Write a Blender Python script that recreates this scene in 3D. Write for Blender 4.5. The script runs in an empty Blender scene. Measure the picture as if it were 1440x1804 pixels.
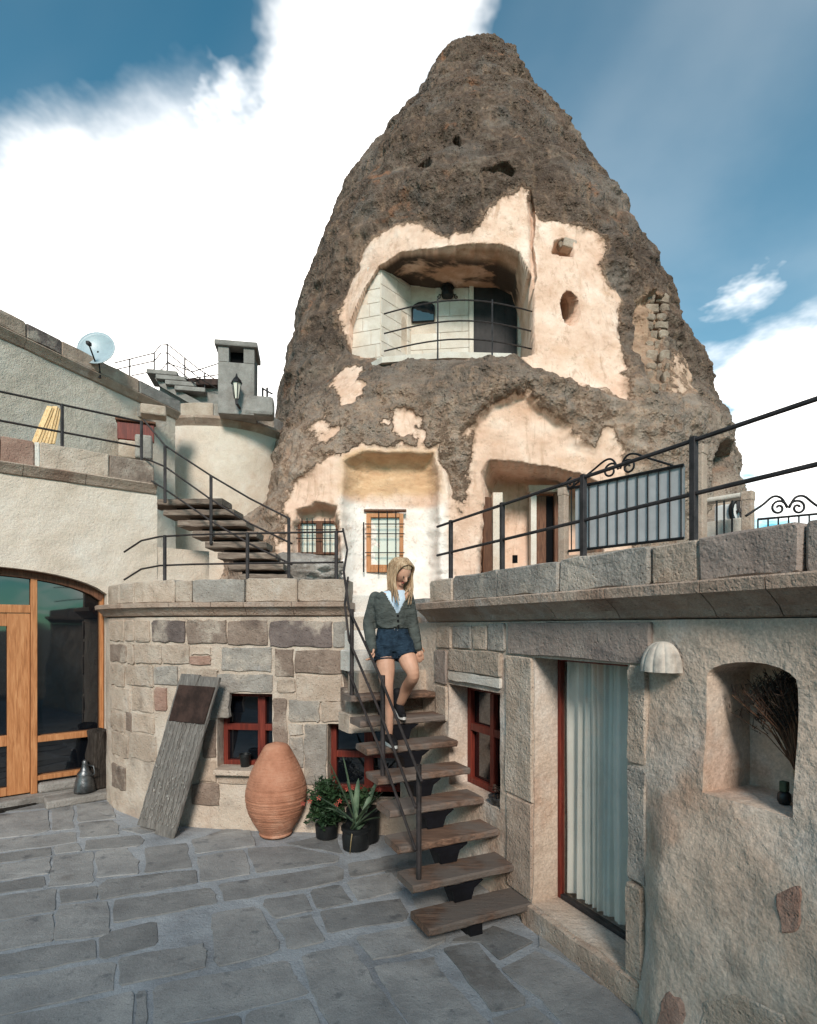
import bpy, bmesh, math, random
import numpy as np
from mathutils import Vector, Matrix
sc = bpy.context.scene
COL = sc.collection
R = math.radians
random.seed(7)

# ------------------------------------------------------------------ camera, sky, sun, exposure
EYE = 2.2            # lens height over the courtyard floor, metres
FPX = 1000.0         # focal length in photograph pixels (photograph 1440 x 1804)
HX, HY = 720.0, 1103.0   # principal point / level line measured on the photograph
cam_d = bpy.data.cameras.new('camera')
cam = bpy.data.objects.new('camera', cam_d); COL.objects.link(cam)
cam.location = (0, 0, EYE); cam.rotation_euler = (R(90), 0, 0)
cam_d.sensor_fit = 'VERTICAL'; cam_d.sensor_height = 36
cam_d.lens = 36 * FPX / 1804
cam_d.shift_y = (HY - 902) / 1804
cam_d.clip_start = 0.05; cam_d.clip_end = 3000
sc.camera = cam

SUN_DIR = Vector((0.04, -0.85, 0.52)).normalized()     # towards the sun: veiled, high, front left
SUN_EL = math.asin(SUN_DIR.z); SUN_AZ = math.atan2(SUN_DIR.x, SUN_DIR.y)
w = bpy.data.worlds.new('World'); sc.world = w; w.use_nodes = True
nt = w.node_tree; nt.nodes.clear()
def wn(t, **k):
    n = nt.nodes.new(t)
    for a, b in k.items(): setattr(n, a, b)
    return n
def wmath(op, a, b=None, clamp=False):
    n = wn('ShaderNodeMath', operation=op, use_clamp=clamp)
    for i, v in enumerate((a, b)):
        if v is None: continue
        if isinstance(v, (int, float)): n.inputs[i].default_value = v
        else: nt.links.new(v, n.inputs[i])
    return n.outputs[0]
def wsmooth(v, lo, hi):
    n = wn('ShaderNodeMapRange', interpolation_type='SMOOTHSTEP')
    nt.links.new(v, n.inputs[0]); n.inputs[1].default_value = lo; n.inputs[2].default_value = hi
    return n.outputs[0]
sky = wn('ShaderNodeTexSky', sky_type='NISHITA', sun_disc=False, sun_elevation=SUN_EL, sun_rotation=SUN_AZ,
         altitude=1100, air_density=1.0, dust_density=0.6, ozone_density=2.0)
tc = wn('ShaderNodeTexCoord')
sep = wn('ShaderNodeSeparateXYZ'); nt.links.new(tc.outputs['Generated'], sep.inputs[0])
zz = wmath('ADD', wmath('MAXIMUM', sep.outputs[2], 0.0), 0.22)
cmb = wn('ShaderNodeCombineXYZ')
nt.links.new(wmath('DIVIDE', sep.outputs[0], zz), cmb.inputs[0])
nt.links.new(wmath('DIVIDE', sep.outputs[1], zz), cmb.inputs[1])
def wnoise(scale, detail, rough, dist=0.0, off=(0, 0, 0), src=None):
    m = wn('ShaderNodeMapping'); nt.links.new(src or cmb.outputs[0], m.inputs[0]); m.inputs[1].default_value = off
    n = wn('ShaderNodeTexNoise'); nt.links.new(m.outputs[0], n.inputs['Vector'])
    n.inputs['Scale'].default_value = scale; n.inputs['Detail'].default_value = detail
    n.inputs['Roughness'].default_value = rough; n.inputs['Distortion'].default_value = dist
    return n.outputs['Fac']
def wdir(v, lo, hi):                       # how near the view direction is to a cloud bank's direction
    d = wn('ShaderNodeVectorMath', operation='DOT_PRODUCT')
    nt.links.new(tc.outputs['Generated'], d.inputs[0]); d.inputs[1].default_value = Vector(v).normalized()
    wav = wmath('MULTIPLY', wmath('SUBTRACT', wmath('ADD', wmath('MULTIPLY', puff, 0.6), wmath('MULTIPLY', fine, 0.4)), 0.5), (hi - lo) * 2.6)   # ragged outline
    return wsmooth(wmath('ADD', d.outputs['Value'], wav), lo, hi)
puff = wnoise(1.5, 6, 0.56, 0.35, (3.1, 1.7, 0))
fine = wnoise(4.2, 5, 0.6, 0.0, (0.4, 5.0, 0))
body = wmath('ADD', wmath('MULTIPLY', puff, 0.72), wmath('MULTIPLY', fine, 0.28))
bank = wmath('MULTIPLY', wdir((-0.31, 1, 0.54), 0.930, 0.990), 0.36)       # the great white bank left of the rock
bank = wmath('ADD', bank, wmath('MULTIPLY', wdir((-0.10, 1, 1.02), 0.968, 0.998), 0.24))
bank = wmath('ADD', bank, wmath('MULTIPLY', wdir((0.58, 1, 0.70), 0.9935, 0.9990), 0.26))
bank = wmath('ADD', bank, wmath('MULTIPLY', wdir((0.62, 1, 0.52), 0.990, 0.9985), 0.17))
bank = wmath('ADD', bank, wmath('MULTIPLY', wdir((0.70, 1, 0.30), 0.980, 0.998), 0.26))
bank = wmath('SUBTRACT', bank, wmath('MULTIPLY', wdir((0.46, 1, 0.95), 0.90, 0.98), 0.17))
bank = wmath('SUBTRACT', bank, wmath('MULTIPLY', wdir((-0.64, 1, 1.00), 0.925, 0.985), 0.22))
dens = wsmooth(wmath('ADD', body, bank), 0.50, 0.76)
veil = wmath('MULTIPLY', wsmooth(wnoise(0.9, 3, 0.6, 1.2, (7, 2, 0)), 0.35, 0.8), 0.10)
glow = wmath('MULTIPLY', wdir((-0.32, 1, 0.45), 0.930, 0.985), 0.95)      # thin bright haze of cloud round the bank
dens = wmath('MAXIMUM', wmath('MAXIMUM', dens, veil), glow)
shade = wsmooth(wnoise(2.1, 5, 0.55, 0.0, (3.3, 1.9, 0)), 0.30, 0.62)
tint = wn('ShaderNodeMix', data_type='RGBA', blend_type='MULTIPLY')
tint.inputs[0].default_value = 1.0
nt.links.new(sky.outputs[0], tint.inputs[6]); tint.inputs[7].default_value = (0.40, 0.98, 0.88, 1)
cloudc = wn('ShaderNodeMix', data_type='RGBA')
nt.links.new(shade, cloudc.inputs[0])
cloudc.inputs[6].default_value = (9.5, 9.6, 9.7, 1); cloudc.inputs[7].default_value = (16.5, 15.6, 14.6, 1)
mixs = wn('ShaderNodeMix', data_type='RGBA')
nt.links.new(dens, mixs.inputs[0]); nt.links.new(tint.outputs[2], mixs.inputs[6]); nt.links.new(cloudc.outputs[2], mixs.inputs[7])
bg = wn('ShaderNodeBackground'); nt.links.new(mixs.outputs[2], bg.inputs[0]); bg.inputs[1].default_value = 0.105
wo = wn('ShaderNodeOutputWorld'); nt.links.new(bg.outputs[0], wo.inputs[0])

w.cycles.sampling_method = 'MANUAL'; w.cycles.sample_map_resolution = 512
sun_d = bpy.data.lights.new('sun', 'SUN'); sun_d.energy = 2.4; sun_d.angle = R(14); sun_d.color = (1.0, 0.92, 0.83)
sun = bpy.data.objects.new('sun', sun_d); COL.objects.link(sun)
sun.rotation_euler = (-SUN_DIR).to_track_quat('-Z', 'Y').to_euler(); sun.location = (-20, -15, 30)
vs = sc.view_settings
vs.view_transform = 'Standard'; vs.look = 'None'; vs.exposure = 0.66; vs.gamma = 1.0; vs.use_curve_mapping = False
cy = sc.cycles; cy.use_adaptive_sampling = True; cy.adaptive_threshold = 0.02; cy.max_bounces = 6; cy.diffuse_bounces = 3; cy.glossy_bounces = 3; cy.transmission_bounces = 4; cy.transparent_max_bounces = 6
cy.caustics_reflective = False; cy.caustics_refractive = False

# ------------------------------------------------------------------ measuring helpers
def at(x, y, d):                        # a point measured on the photograph, d metres away
    return Vector(((x - HX) / FPX * d, d, EYE + (HY - y) / FPX * d))
def on_floor(x, y, z=0.0):
    d = (EYE - z) * FPX / (y - HY)
    return Vector(((x - HX) / FPX * d, d, z))

# right-hand wall frame: s runs back along the wall, o out of its face, z up
RU = Vector((-0.4239, 0.9057, 0)); RN = Vector((-0.9057, -0.4239, 0)); RP = Vector((0.921, 4.165, 0))
def rw(s, z, o=0.0): return RP + RU * s + RN * o + Vector((0, 0, z))
def rs(x):                               # photograph column -> s on the wall face
    return (2.87 / ((x - HX) / FPX + 0.468) - 4.165) * 1.104
def rz(x, y):                            # photograph pixel -> height on the wall face
    return EYE + (HY - y) / FPX * 2.87 / ((x - HX) / FPX + 0.468)

# ------------------------------------------------------------------ noise
def _hash(i, j, k, seed):
    n = (i * 374761393 + j * 668265263 + k * 2147483647 * 0 + k * 1274126177 + seed * 974634777) & 0xFFFFFFFF
    n = ((n ^ (n >> 13)) * 1274126177) & 0xFFFFFFFF
    n = n ^ (n >> 16)
    return (n & 0xFFFFFF) / float(0xFFFFFF)
def vnoise(p, seed=0):
    p = np.asarray(p, dtype=np.float64); f = np.floor(p); t = p - f; i = f.astype(np.int64)
    t = t * t * t * (t * (t * 6 - 15) + 10)
    out = 0
    for a in (0, 1):
        wa = t[:, 0] if a else 1 - t[:, 0]
        for b in (0, 1):
            wb = t[:, 1] if b else 1 - t[:, 1]
            for c in (0, 1):
                wc = t[:, 2] if c else 1 - t[:, 2]
                out = out + wa * wb * wc * _hash(i[:, 0] + a, i[:, 1] + b, i[:, 2] + c, seed)
    return out * 2 - 1
def fbm(p, octv=4, seed=0, gain=0.5):
    p = np.asarray(p, dtype=np.float64); a = 1.0; s = 0; tot = 0
    for o in range(octv):
        s = s + a * vnoise(p * (2.03 ** o) + o * 17.3, seed + o); tot += a; a *= gain
    return s / tot
def sstep(x, lo, hi):
    t = np.clip((x - lo) / (hi - lo), 0, 1); return t * t * (3 - 2 * t)
from mathutils import noise as _mn
def n1(x, y, z, seed=0): return _mn.noise(Vector((x + seed * 7.31, y + seed * 3.17, z + seed * 1.93)))

# ------------------------------------------------------------------ materials
def lin(c):
    return tuple(((v / 255) / 12.92 if v / 255 <= 0.04045 else ((v / 255 + 0.055) / 1.055) ** 2.4) for v in c[:3]) + (1,)
class NB:
    def __init__(s, name):
        s.m = bpy.data.materials.new(name); s.m.use_nodes = True; s.t = s.m.node_tree; s.t.nodes.clear()
        s.out = s.n('ShaderNodeOutputMaterial'); s.co = s.n('ShaderNodeTexCoord').outputs['Object']
    def n(s, t, **k):
        n = s.t.nodes.new(t)
        for a, b in k.items(): setattr(n, a, b)
        return n
    def l(s, a, b): s.t.links.new(a, b)
    def noise(s, scale, detail=6, rough=0.6, dist=0.0, stretch=None, off=None):
        n = s.n('ShaderNodeTexNoise'); n.inputs['Scale'].default_value = scale; n.inputs['Detail'].default_value = detail
        n.inputs['Roughness'].default_value = rough; n.inputs['Distortion'].default_value = dist
        src = s.co
        if stretch or off:
            m = s.n('ShaderNodeMapping'); s.l(src, m.inputs[0])
            if stretch: m.inputs[3].default_value = stretch
            if off: m.inputs[1].default_value = off
            src = m.outputs[0]
        s.l(src, n.inputs['Vector']); return n.outputs['Fac']
    def vor(s, scale, feat='F1', rnd=1.0):
        n = s.n('ShaderNodeTexVoronoi', feature=feat); n.inputs['Scale'].default_value = scale; n.inputs['Randomness'].default_value = rnd
        s.l(s.co, n.inputs['Vector']); return n.outputs['Distance']
    def ramp(s, v, stops):
        r = s.n('ShaderNodeValToRGB'); e = r.color_ramp.elements
        while len(e) < len(stops): e.new(0.5)
        for i, (p, c) in enumerate(stops): e[i].position = p; e[i].color = lin(c)
        s.l(v, r.inputs[0]); return r.outputs[0]
    def smooth(s, v, lo, hi, a=0.0, b=1.0):
        n = s.n('ShaderNodeMapRange', interpolation_type='SMOOTHSTEP'); s.l(v, n.inputs[0])
        n.inputs[1].default_value = lo; n.inputs[2].default_value = hi; n.inputs[3].default_value = a; n.inputs[4].default_value = b
        return n.outputs[0]
    def math(s, op, a, b):
        n = s.n('ShaderNodeMath', operation=op)
        for i, v in enumerate((a, b)):
            if isinstance(v, (int, float)): n.inputs[i].default_value = v
            else: s.l(v, n.inputs[i])
        return n.outputs[0]
    def mix(s, f, a, b, mode='MIX'):
        n = s.n('ShaderNodeMix', data_type='RGBA', blend_type=mode)
        for i, v in ((0, f), (6, a), (7, b)):
            if isinstance(v, (int, float)): n.inputs[i].default_value = v
            elif isinstance(v, tuple): n.inputs[i].default_value = lin(v)
            else: s.l(v, n.inputs[i])
        return n.outputs[2]
    def attr(s, name): return s.n('ShaderNodeAttribute', attribute_name=name).outputs['Fac']
    def vary(s, col, amt):
        o = s.n('ShaderNodeObjectInfo'); h = s.n('ShaderNodeHueSaturation')
        s.l(s.smooth(o.outputs['Random'], 0, 1, 1 - amt, 1 + amt), h.inputs['Value']); s.l(col, h.inputs['Color'])
        h.inputs['Saturation'].default_value = 1.0
        return h.outputs[0]
    def finish(s, col, rough=0.9, bump=None, dist=0.02, metal=0.0, spec=0.3, rough_v=None, strength=1.0, sheen=0):
        p = s.n('ShaderNodeBsdfPrincipled')
        if isinstance(col, tuple): p.inputs['Base Color'].default_value = lin(col)
        else: s.l(col, p.inputs['Base Color'])
        p.inputs['Roughness'].default_value = rough; p.inputs['Metallic'].default_value = metal
        p.inputs['Specular IOR Level'].default_value = spec
        if sheen: p.inputs['Sheen Weight'].default_value = sheen
        if rough_v is not None: s.l(rough_v, p.inputs['Roughness'])
        if bump is not None:
            b = s.n('ShaderNodeBump'); b.inputs['Distance'].default_value = dist; b.inputs['Strength'].default_value = strength
            s.l(bump, b.inputs['Height']); s.l(b.outputs[0], p.inputs['Normal'])
        s.l(p.outputs[0], s.out.inputs[0]); s.p = p
        return s.m
M = {}
def stone(name, dark, mid, light, scale=3.0, bump=0.02, stains=(), vary=0.12, rough=0.92, fine=40, pits=True):
    b = NB(name)
    c = b.ramp(b.noise(scale, 5, 0.65), [(0.28, dark), (0.5, mid), (0.74, light)])
    for col, s_, lo, hi, amt in stains:
        f = b.math('MULTIPLY', b.smooth(b.noise(s_, 4, 0.62, 0.0, off=(s_ * 3, 1, 2)), lo, hi), amt)
        c = b.mix(f, c, col)
    g = b.noise(fine * 3, 2, 0.7)
    c = b.mix(0.35, c, b.ramp(g, [(0.3, (90, 90, 90)), (0.5, (188, 188, 188)), (0.7, (255, 255, 255))]), 'MULTIPLY')
    c = b.mix(0.3, c, (255, 255, 255), 'SOFT_LIGHT') if False else c
    if vary: c = b.vary(c, vary)
    h = b.math('ADD', b.noise(fine, 3, 0.7), b.math('MULTIPLY', b.noise(fine / 6, 3, 0.6), 2.0))
    if pits: h = b.math('SUBTRACT', h, b.math('MULTIPLY', b.smooth(b.vor(fine * 0.7), 0.0, 0.28, 1, 0), 0.5))
    M[name] = b.finish(c, rough, h, bump)
    return M[name]
stone('plaster_tan', (190, 166, 147), (208, 186, 167), (222, 205, 189), 1.4, 0.014,
      [((222, 212, 202), 1.1, 0.50, 0.70, 0.8), ((184, 146, 122), 1.7, 0.54, 0.70, 0.6), ((146, 130, 118), 2.6, 0.58, 0.74, 0.5)], 0.0, fine=18, pits=False)
stone('plaster_pale', (214, 194, 174), (228, 210, 192), (238, 226, 212), 1.6, 0.010,
      [((205, 172, 146), 1.2, 0.54, 0.74, 0.5), ((190, 178, 168), 3.2, 0.60, 0.78, 0.4)], 0.0, pits=False)
stone('plaster_grey', (204, 188, 170), (218, 203, 186), (230, 218, 203), 1.8, 0.012,
      [((214, 206, 196), 0.9, 0.5, 0.7, 0.6), ((172, 158, 144), 2.2, 0.56, 0.74, 0.5)], 0.0)
stone('plaster_white', (226, 214, 202), (238, 230, 220), (244, 240, 234), 2.0, 0.010, [((206, 192, 180), 2.2, 0.58, 0.76, 0.5)], 0.0)
stone('paver', (126, 124, 123), (146, 144, 142), (166, 163, 160), 2.6, 0.006,
      [((92, 84, 78), 1.6, 0.56, 0.72, 0.55), ((140, 138, 136), 2.2, 0.60, 0.8, 0.45), ((88, 90, 94), 6.0, 0.58, 0.70, 0.6)], 0.24, 0.8, 45)
stone('mortar_floor', (146, 149, 153), (164, 167, 171), (180, 182, 185), 3.0, 0.008, [((128, 128, 130), 1.3, 0.5, 0.7, 0.7)], 0.0)
stone('mortar_wall', (188, 168, 150), (206, 189, 172), (220, 207, 193), 3.0, 0.012,
      [((160, 146, 134), 1.6, 0.5, 0.72, 0.7), ((190, 158, 138), 0.9, 0.56, 0.72, 0.5)], 0.0)
stone('ashlar_tan', (172, 152, 134), (192, 172, 154), (208, 191, 175), 4, 0.014, [((202, 187, 171), 2.4, 0.52, 0.66, 0.7), ((205, 194, 182), 2.6, 0.56, 0.74, 0.6), ((128, 112, 100), 3.4, 0.58, 0.74, 0.6)], 0.10)
stone('ashlar_brown', (116, 99, 88), (142, 124, 111), (164, 147, 134), 5, 0.016, [((202, 187, 171), 2.4, 0.52, 0.66, 0.7), ((178, 164, 150), 3, 0.62, 0.78, 0.6), ((84, 72, 68), 2.2, 0.54, 0.7, 0.6)], 0.10)
stone('ashlar_dark', (98, 86, 82), (120, 107, 102), (142, 128, 121), 6, 0.014, [((202, 187, 171), 2.4, 0.52, 0.66, 0.7), ((150, 138, 130), 4, 0.66, 0.8, 0.6)], 0.10)
stone('ashlar_grey', (140, 132, 124), (160, 152, 143), (180, 172, 163), 5, 0.014, [((202, 187, 171), 2.4, 0.52, 0.66, 0.7), ((196, 194, 192), 3, 0.58, 0.76, 0.6), ((116, 108, 104), 3.6, 0.6, 0.76, 0.6)], 0.09)
stone('ashlar_mauve', (144, 128, 119), (162, 146, 136), (180, 165, 154), 4, 0.010, [((180, 170, 162), 7, 0.68, 0.76, 0.7), ((104, 98, 98), 2, 0.55, 0.75, 0.5)], 0.06)
stone('ashlar_cream', (214, 200, 184), (226, 214, 200), (236, 228, 218), 2.5, 0.006, [((204, 184, 164), 2.0, 0.55, 0.75, 0.5)], 0.05, pits=False)
stone('ashlar_red', (150, 116, 102), (168, 134, 118), (184, 154, 138), 4, 0.012, [((190, 176, 164), 3, 0.6, 0.78, 0.6)], 0.06)
stone('cornice_stone', (160, 138, 122), (184, 160, 142), (204, 184, 166), 3, 0.012, [((150, 118, 100), 1.8, 0.52, 0.70, 0.7), ((208, 200, 192), 2.6, 0.58, 0.76, 0.6), ((120, 106, 98), 4, 0.62, 0.76, 0.5)], 0.07)
stone('rubble', (134, 116, 102), (164, 144, 126), (192, 174, 156), 3, 0.03, [((110, 96, 86), 2, 0.55, 0.7, 0.6)], 0.12)
stone('outcrop', (128, 118, 110), (168, 156, 146), (208, 198, 188), 2.4, 0.04, [((226, 216, 206), 1.4, 0.52, 0.66, 0.7), ((96, 86, 78), 2.2, 0.56, 0.70, 0.6)], 0.05)
stone('concrete', (128, 122, 116), (150, 144, 138), (172, 166, 160), 3, 0.012, [((104, 96, 90), 2, 0.55, 0.72, 0.6)], 0.06)
stone('dirt', (120, 112, 102), (142, 132, 120), (160, 150, 138), 0.6, 0.05, [], 0.0)

b = NB('clay')
c = b.ramp(b.noise(5, 8, 0.65), [(0.3, (150, 100, 76)), (0.52, (178, 124, 98)), (0.75, (198, 150, 124))])
c = b.mix(b.math('MULTIPLY', b.smooth(b.noise(2.2, 6, 0.6), 0.55, 0.72), 0.5), c, (206, 172, 150))
c = b.mix(b.math('MULTIPLY', b.smooth(b.noise(30, 4, 0.7), 0.62, 0.72), 0.5), c, (120, 82, 66))
M['clay'] = b.finish(c, 0.85, b.math('ADD', b.noise(60, 5, 0.7), b.math('MULTIPLY', b.noise(9, 4, 0.6, stretch=(0.6, 0.6, 6)), 1.5)), 0.008)

def wood(name, dark, mid, light, axis=0, bump=0.006, rough=0.7, grey=None, vary=0.12, scale=6):
    b = NB(name); st = [14, 14, 14]; st[axis] = 1.2
    c = b.ramp(b.noise(scale / 2, 8, 0.6, 0.6, stretch=tuple(st)), [(0.3, dark), (0.5, mid), (0.72, light)])
    if grey: c = b.mix(b.math('MULTIPLY', b.smooth(b.noise(2.4, 6, 0.6), 0.38, 0.58), 0.8), c, grey)
    c = b.vary(c, vary)
    M[name] = b.finish(c, rough, b.noise(scale, 8, 0.65, 0.5, stretch=tuple(st)), bump)
wood('tread_wood', (74, 56, 46), (104, 80, 66), (140, 108, 88), 0, 0.010, 0.8, (112, 104, 98))
wood('tread_grey', (96, 82, 72), (124, 108, 96), (152, 136, 122), 0, 0.012, 0.9)
wood('grey_wood', (82, 78, 74), (112, 108, 102), (146, 142, 136), 2, 0.012, 0.9)
wood('board_wood', (88, 84, 80), (112, 107, 102), (140, 134, 128), 2, 0.012, 0.9)
wood('pine', (150, 96, 58), (182, 122, 78), (204, 148, 102), 2, 0.004, 0.5, vary=0.05)
wood('red_wood', (78, 30, 24), (106, 42, 32), (130, 58, 44), 2, 0.003, 0.5, vary=0.06)
wood('brown_wood', (72, 46, 34), (100, 66, 48), (126, 88, 66), 2, 0.006, 0.7)
wood('dark_log', (34, 29, 26), (54, 47, 42), (84, 76, 70), 2, 0.03, 0.95)
wood('straw', (190, 152, 104), (216, 180, 132), (232, 204, 160), 2, 0.01, 0.8)
wood('twig', (66, 42, 30), (98, 66, 48), (132, 96, 72), 2, 0.004, 0.9)
def plain(name, col, rough=0.6, metal=0.0, spec=0.4, nz=None, amt=0.0):
    b = NB(name); c = col
    if nz: c = b.mix(b.smooth(b.noise(nz, 6, 0.65), 0.35, 0.65), col, tuple(int(v * (1 - amt)) for v in col))
    M[name] = b.finish(c, rough, b.noise(nz * 6, 4, 0.6) if nz else None, 0.003, metal, spec)
plain('iron', (64, 58, 58), 0.6, 0.25, 0.4, 9, 0.35)
plain('iron_thin', (58, 50, 48), 0.65, 0.2, 0.4, 9, 0.35)
plain('black_iron', (28, 27, 28), 0.55, 0.3, 0.4, 12, 0.3)
plain('stringer_steel', (26, 27, 34), 0.55, 0.3, 0.4, 5, 0.3)
plain('rust_plate', (74, 56, 50), 0.75, 0.3, 0.3, 6, 0.35)
plain('pewter', (120, 122, 124), 0.38, 0.8, 0.5, 7, 0.45)
plain('flint', (186, 180, 172), 0.5, 0, 0.5, 14, 0.5)
plain('dish_white', (166, 180, 186), 0.4, 0, 0.5, 3, 0.08)
plain('sheet_metal', (176, 174, 174), 0.5, 0.1, 0.4, 1.5, 0.10)
plain('black_pot', (24, 26, 27), 0.45, 0, 0.5, 6, 0.4)
plain('inside_shade', (16, 16, 18), 0.9, 0, 0.1)  # near-black colour standing in for the shade inside openings
plain('dark_door', (44, 38, 38), 0.6, 0, 0.3, 3, 0.4)
plain('white_box', (214, 210, 206), 0.5, 0, 0.4, 3, 0.1)
plain('rope', (176, 150, 118), 0.9, 0, 0.2, 30, 0.3)
plain('doormat', (52, 48, 44), 0.95, 0, 0.1, 30, 0.5)
plain('lamp_stone', (200, 190, 178), 0.85, 0, 0.2, 9, 0.24)
plain('lamp_glass', (214, 206, 190), 0.2, 0, 0.5)
def leafm(name, a, b_, rough=0.5):
    b = NB(name); c = b.mix(b.smooth(b.noise(7, 5, 0.6), 0.35, 0.65), a, b_)
    M[name] = b.finish(b.vary(c, 0.15), rough, b.noise(40, 3, 0.6), 0.003)
leafm('agave_leaf', (62, 84, 66), (104, 124, 100)); leafm('dark_leaf', (34, 54, 36), (56, 80, 50)); leafm('petal', (150, 54, 50), (186, 96, 80), 0.6)
leafm('dry_leaf', (120, 104, 72), (150, 130, 96)); leafm('cactus', (52, 66, 50), (78, 92, 70))
leafm('heather', (44, 34, 30), (74, 58, 48), 0.9)
def glass(name, col, rough=0.03):
    b = NB(name); m = b.finish(col, rough, b.noise(1.2, 2, 0.5), 0.004, 0, 0.5); b.p.inputs['IOR'].default_value = 1.9
    M[name] = m
glass('dark_glass', (14, 17, 22)); glass('pale_glass', (214, 206, 188), 0.08); glass('teal_glass', (20, 40, 48))
b = NB('clear_glass')
tr = b.n('ShaderNodeBsdfTransparent'); tr.inputs[0].default_value = (0.97, 0.97, 0.96, 1)
gl = b.n('ShaderNodeBsdfGlossy'); gl.inputs['Roughness'].default_value = 0.02
fr = b.n('ShaderNodeLayerWeight'); fr.inputs[0].default_value = 0.04
mx = b.n('ShaderNodeMixShader'); b.l(fr.outputs[1], mx.inputs[0]); b.l(tr.outputs[0], mx.inputs[1]); b.l(gl.outputs[0], mx.inputs[2])
b.l(mx.outputs[0], b.out.inputs[0]); M['clear_glass'] = b.m
def cloth(name, col, col2, sc_=9, bump=0.003, rough=0.95, fold=0):
    b = NB(name); c = b.mix(b.smooth(b.noise(sc_, 5, 0.6), 0.35, 0.65), col, col2)
    M[name] = b.finish(c, rough, b.math('ADD', b.noise(90, 3, 0.6), b.math('MULTIPLY', b.noise(fold, 3, 0.55, 0.6, stretch=(1, 1, 1.8)), 9.0 if fold else 0.0)), bump, 0, 0.15)
cloth('curtain_cloth', (234, 230, 222), (222, 218, 210), 2)
cloth('cardigan', (84, 88, 84), (70, 74, 71), 14, fold=11); cloth('denim', (28, 40, 52), (42, 58, 72), 22, fold=14); cloth('top_white', (206, 222, 234), (188, 206, 222), 8)
cloth('shoe_black', (20, 20, 22), (30, 30, 33), 10, 0.002, 0.6); cloth('sole_white', (214, 212, 208), (196, 194, 190)); cloth('boot_black', (22, 22, 26), (14, 14, 17), 8, 0.002, 0.7)
plain('skin', (206, 158, 132), 0.55, 0, 0.35, 5, 0.10); plain('lip', (150, 80, 72), 0.5); plain('eye_dark', (40, 28, 24), 0.3)
b = NB('hair'); c = b.ramp(b.noise(10, 6, 0.6, 0.2, stretch=(8, 8, 0.8)), [(0.3, (122, 92, 66)), (0.5, (176, 146, 114)), (0.72, (214, 190, 158))])
M['hair'] = b.finish(c, 0.55, b.noise(30, 4, 0.6, stretch=(6, 6, 0.6)), 0.006, 0, 0.4)

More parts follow.
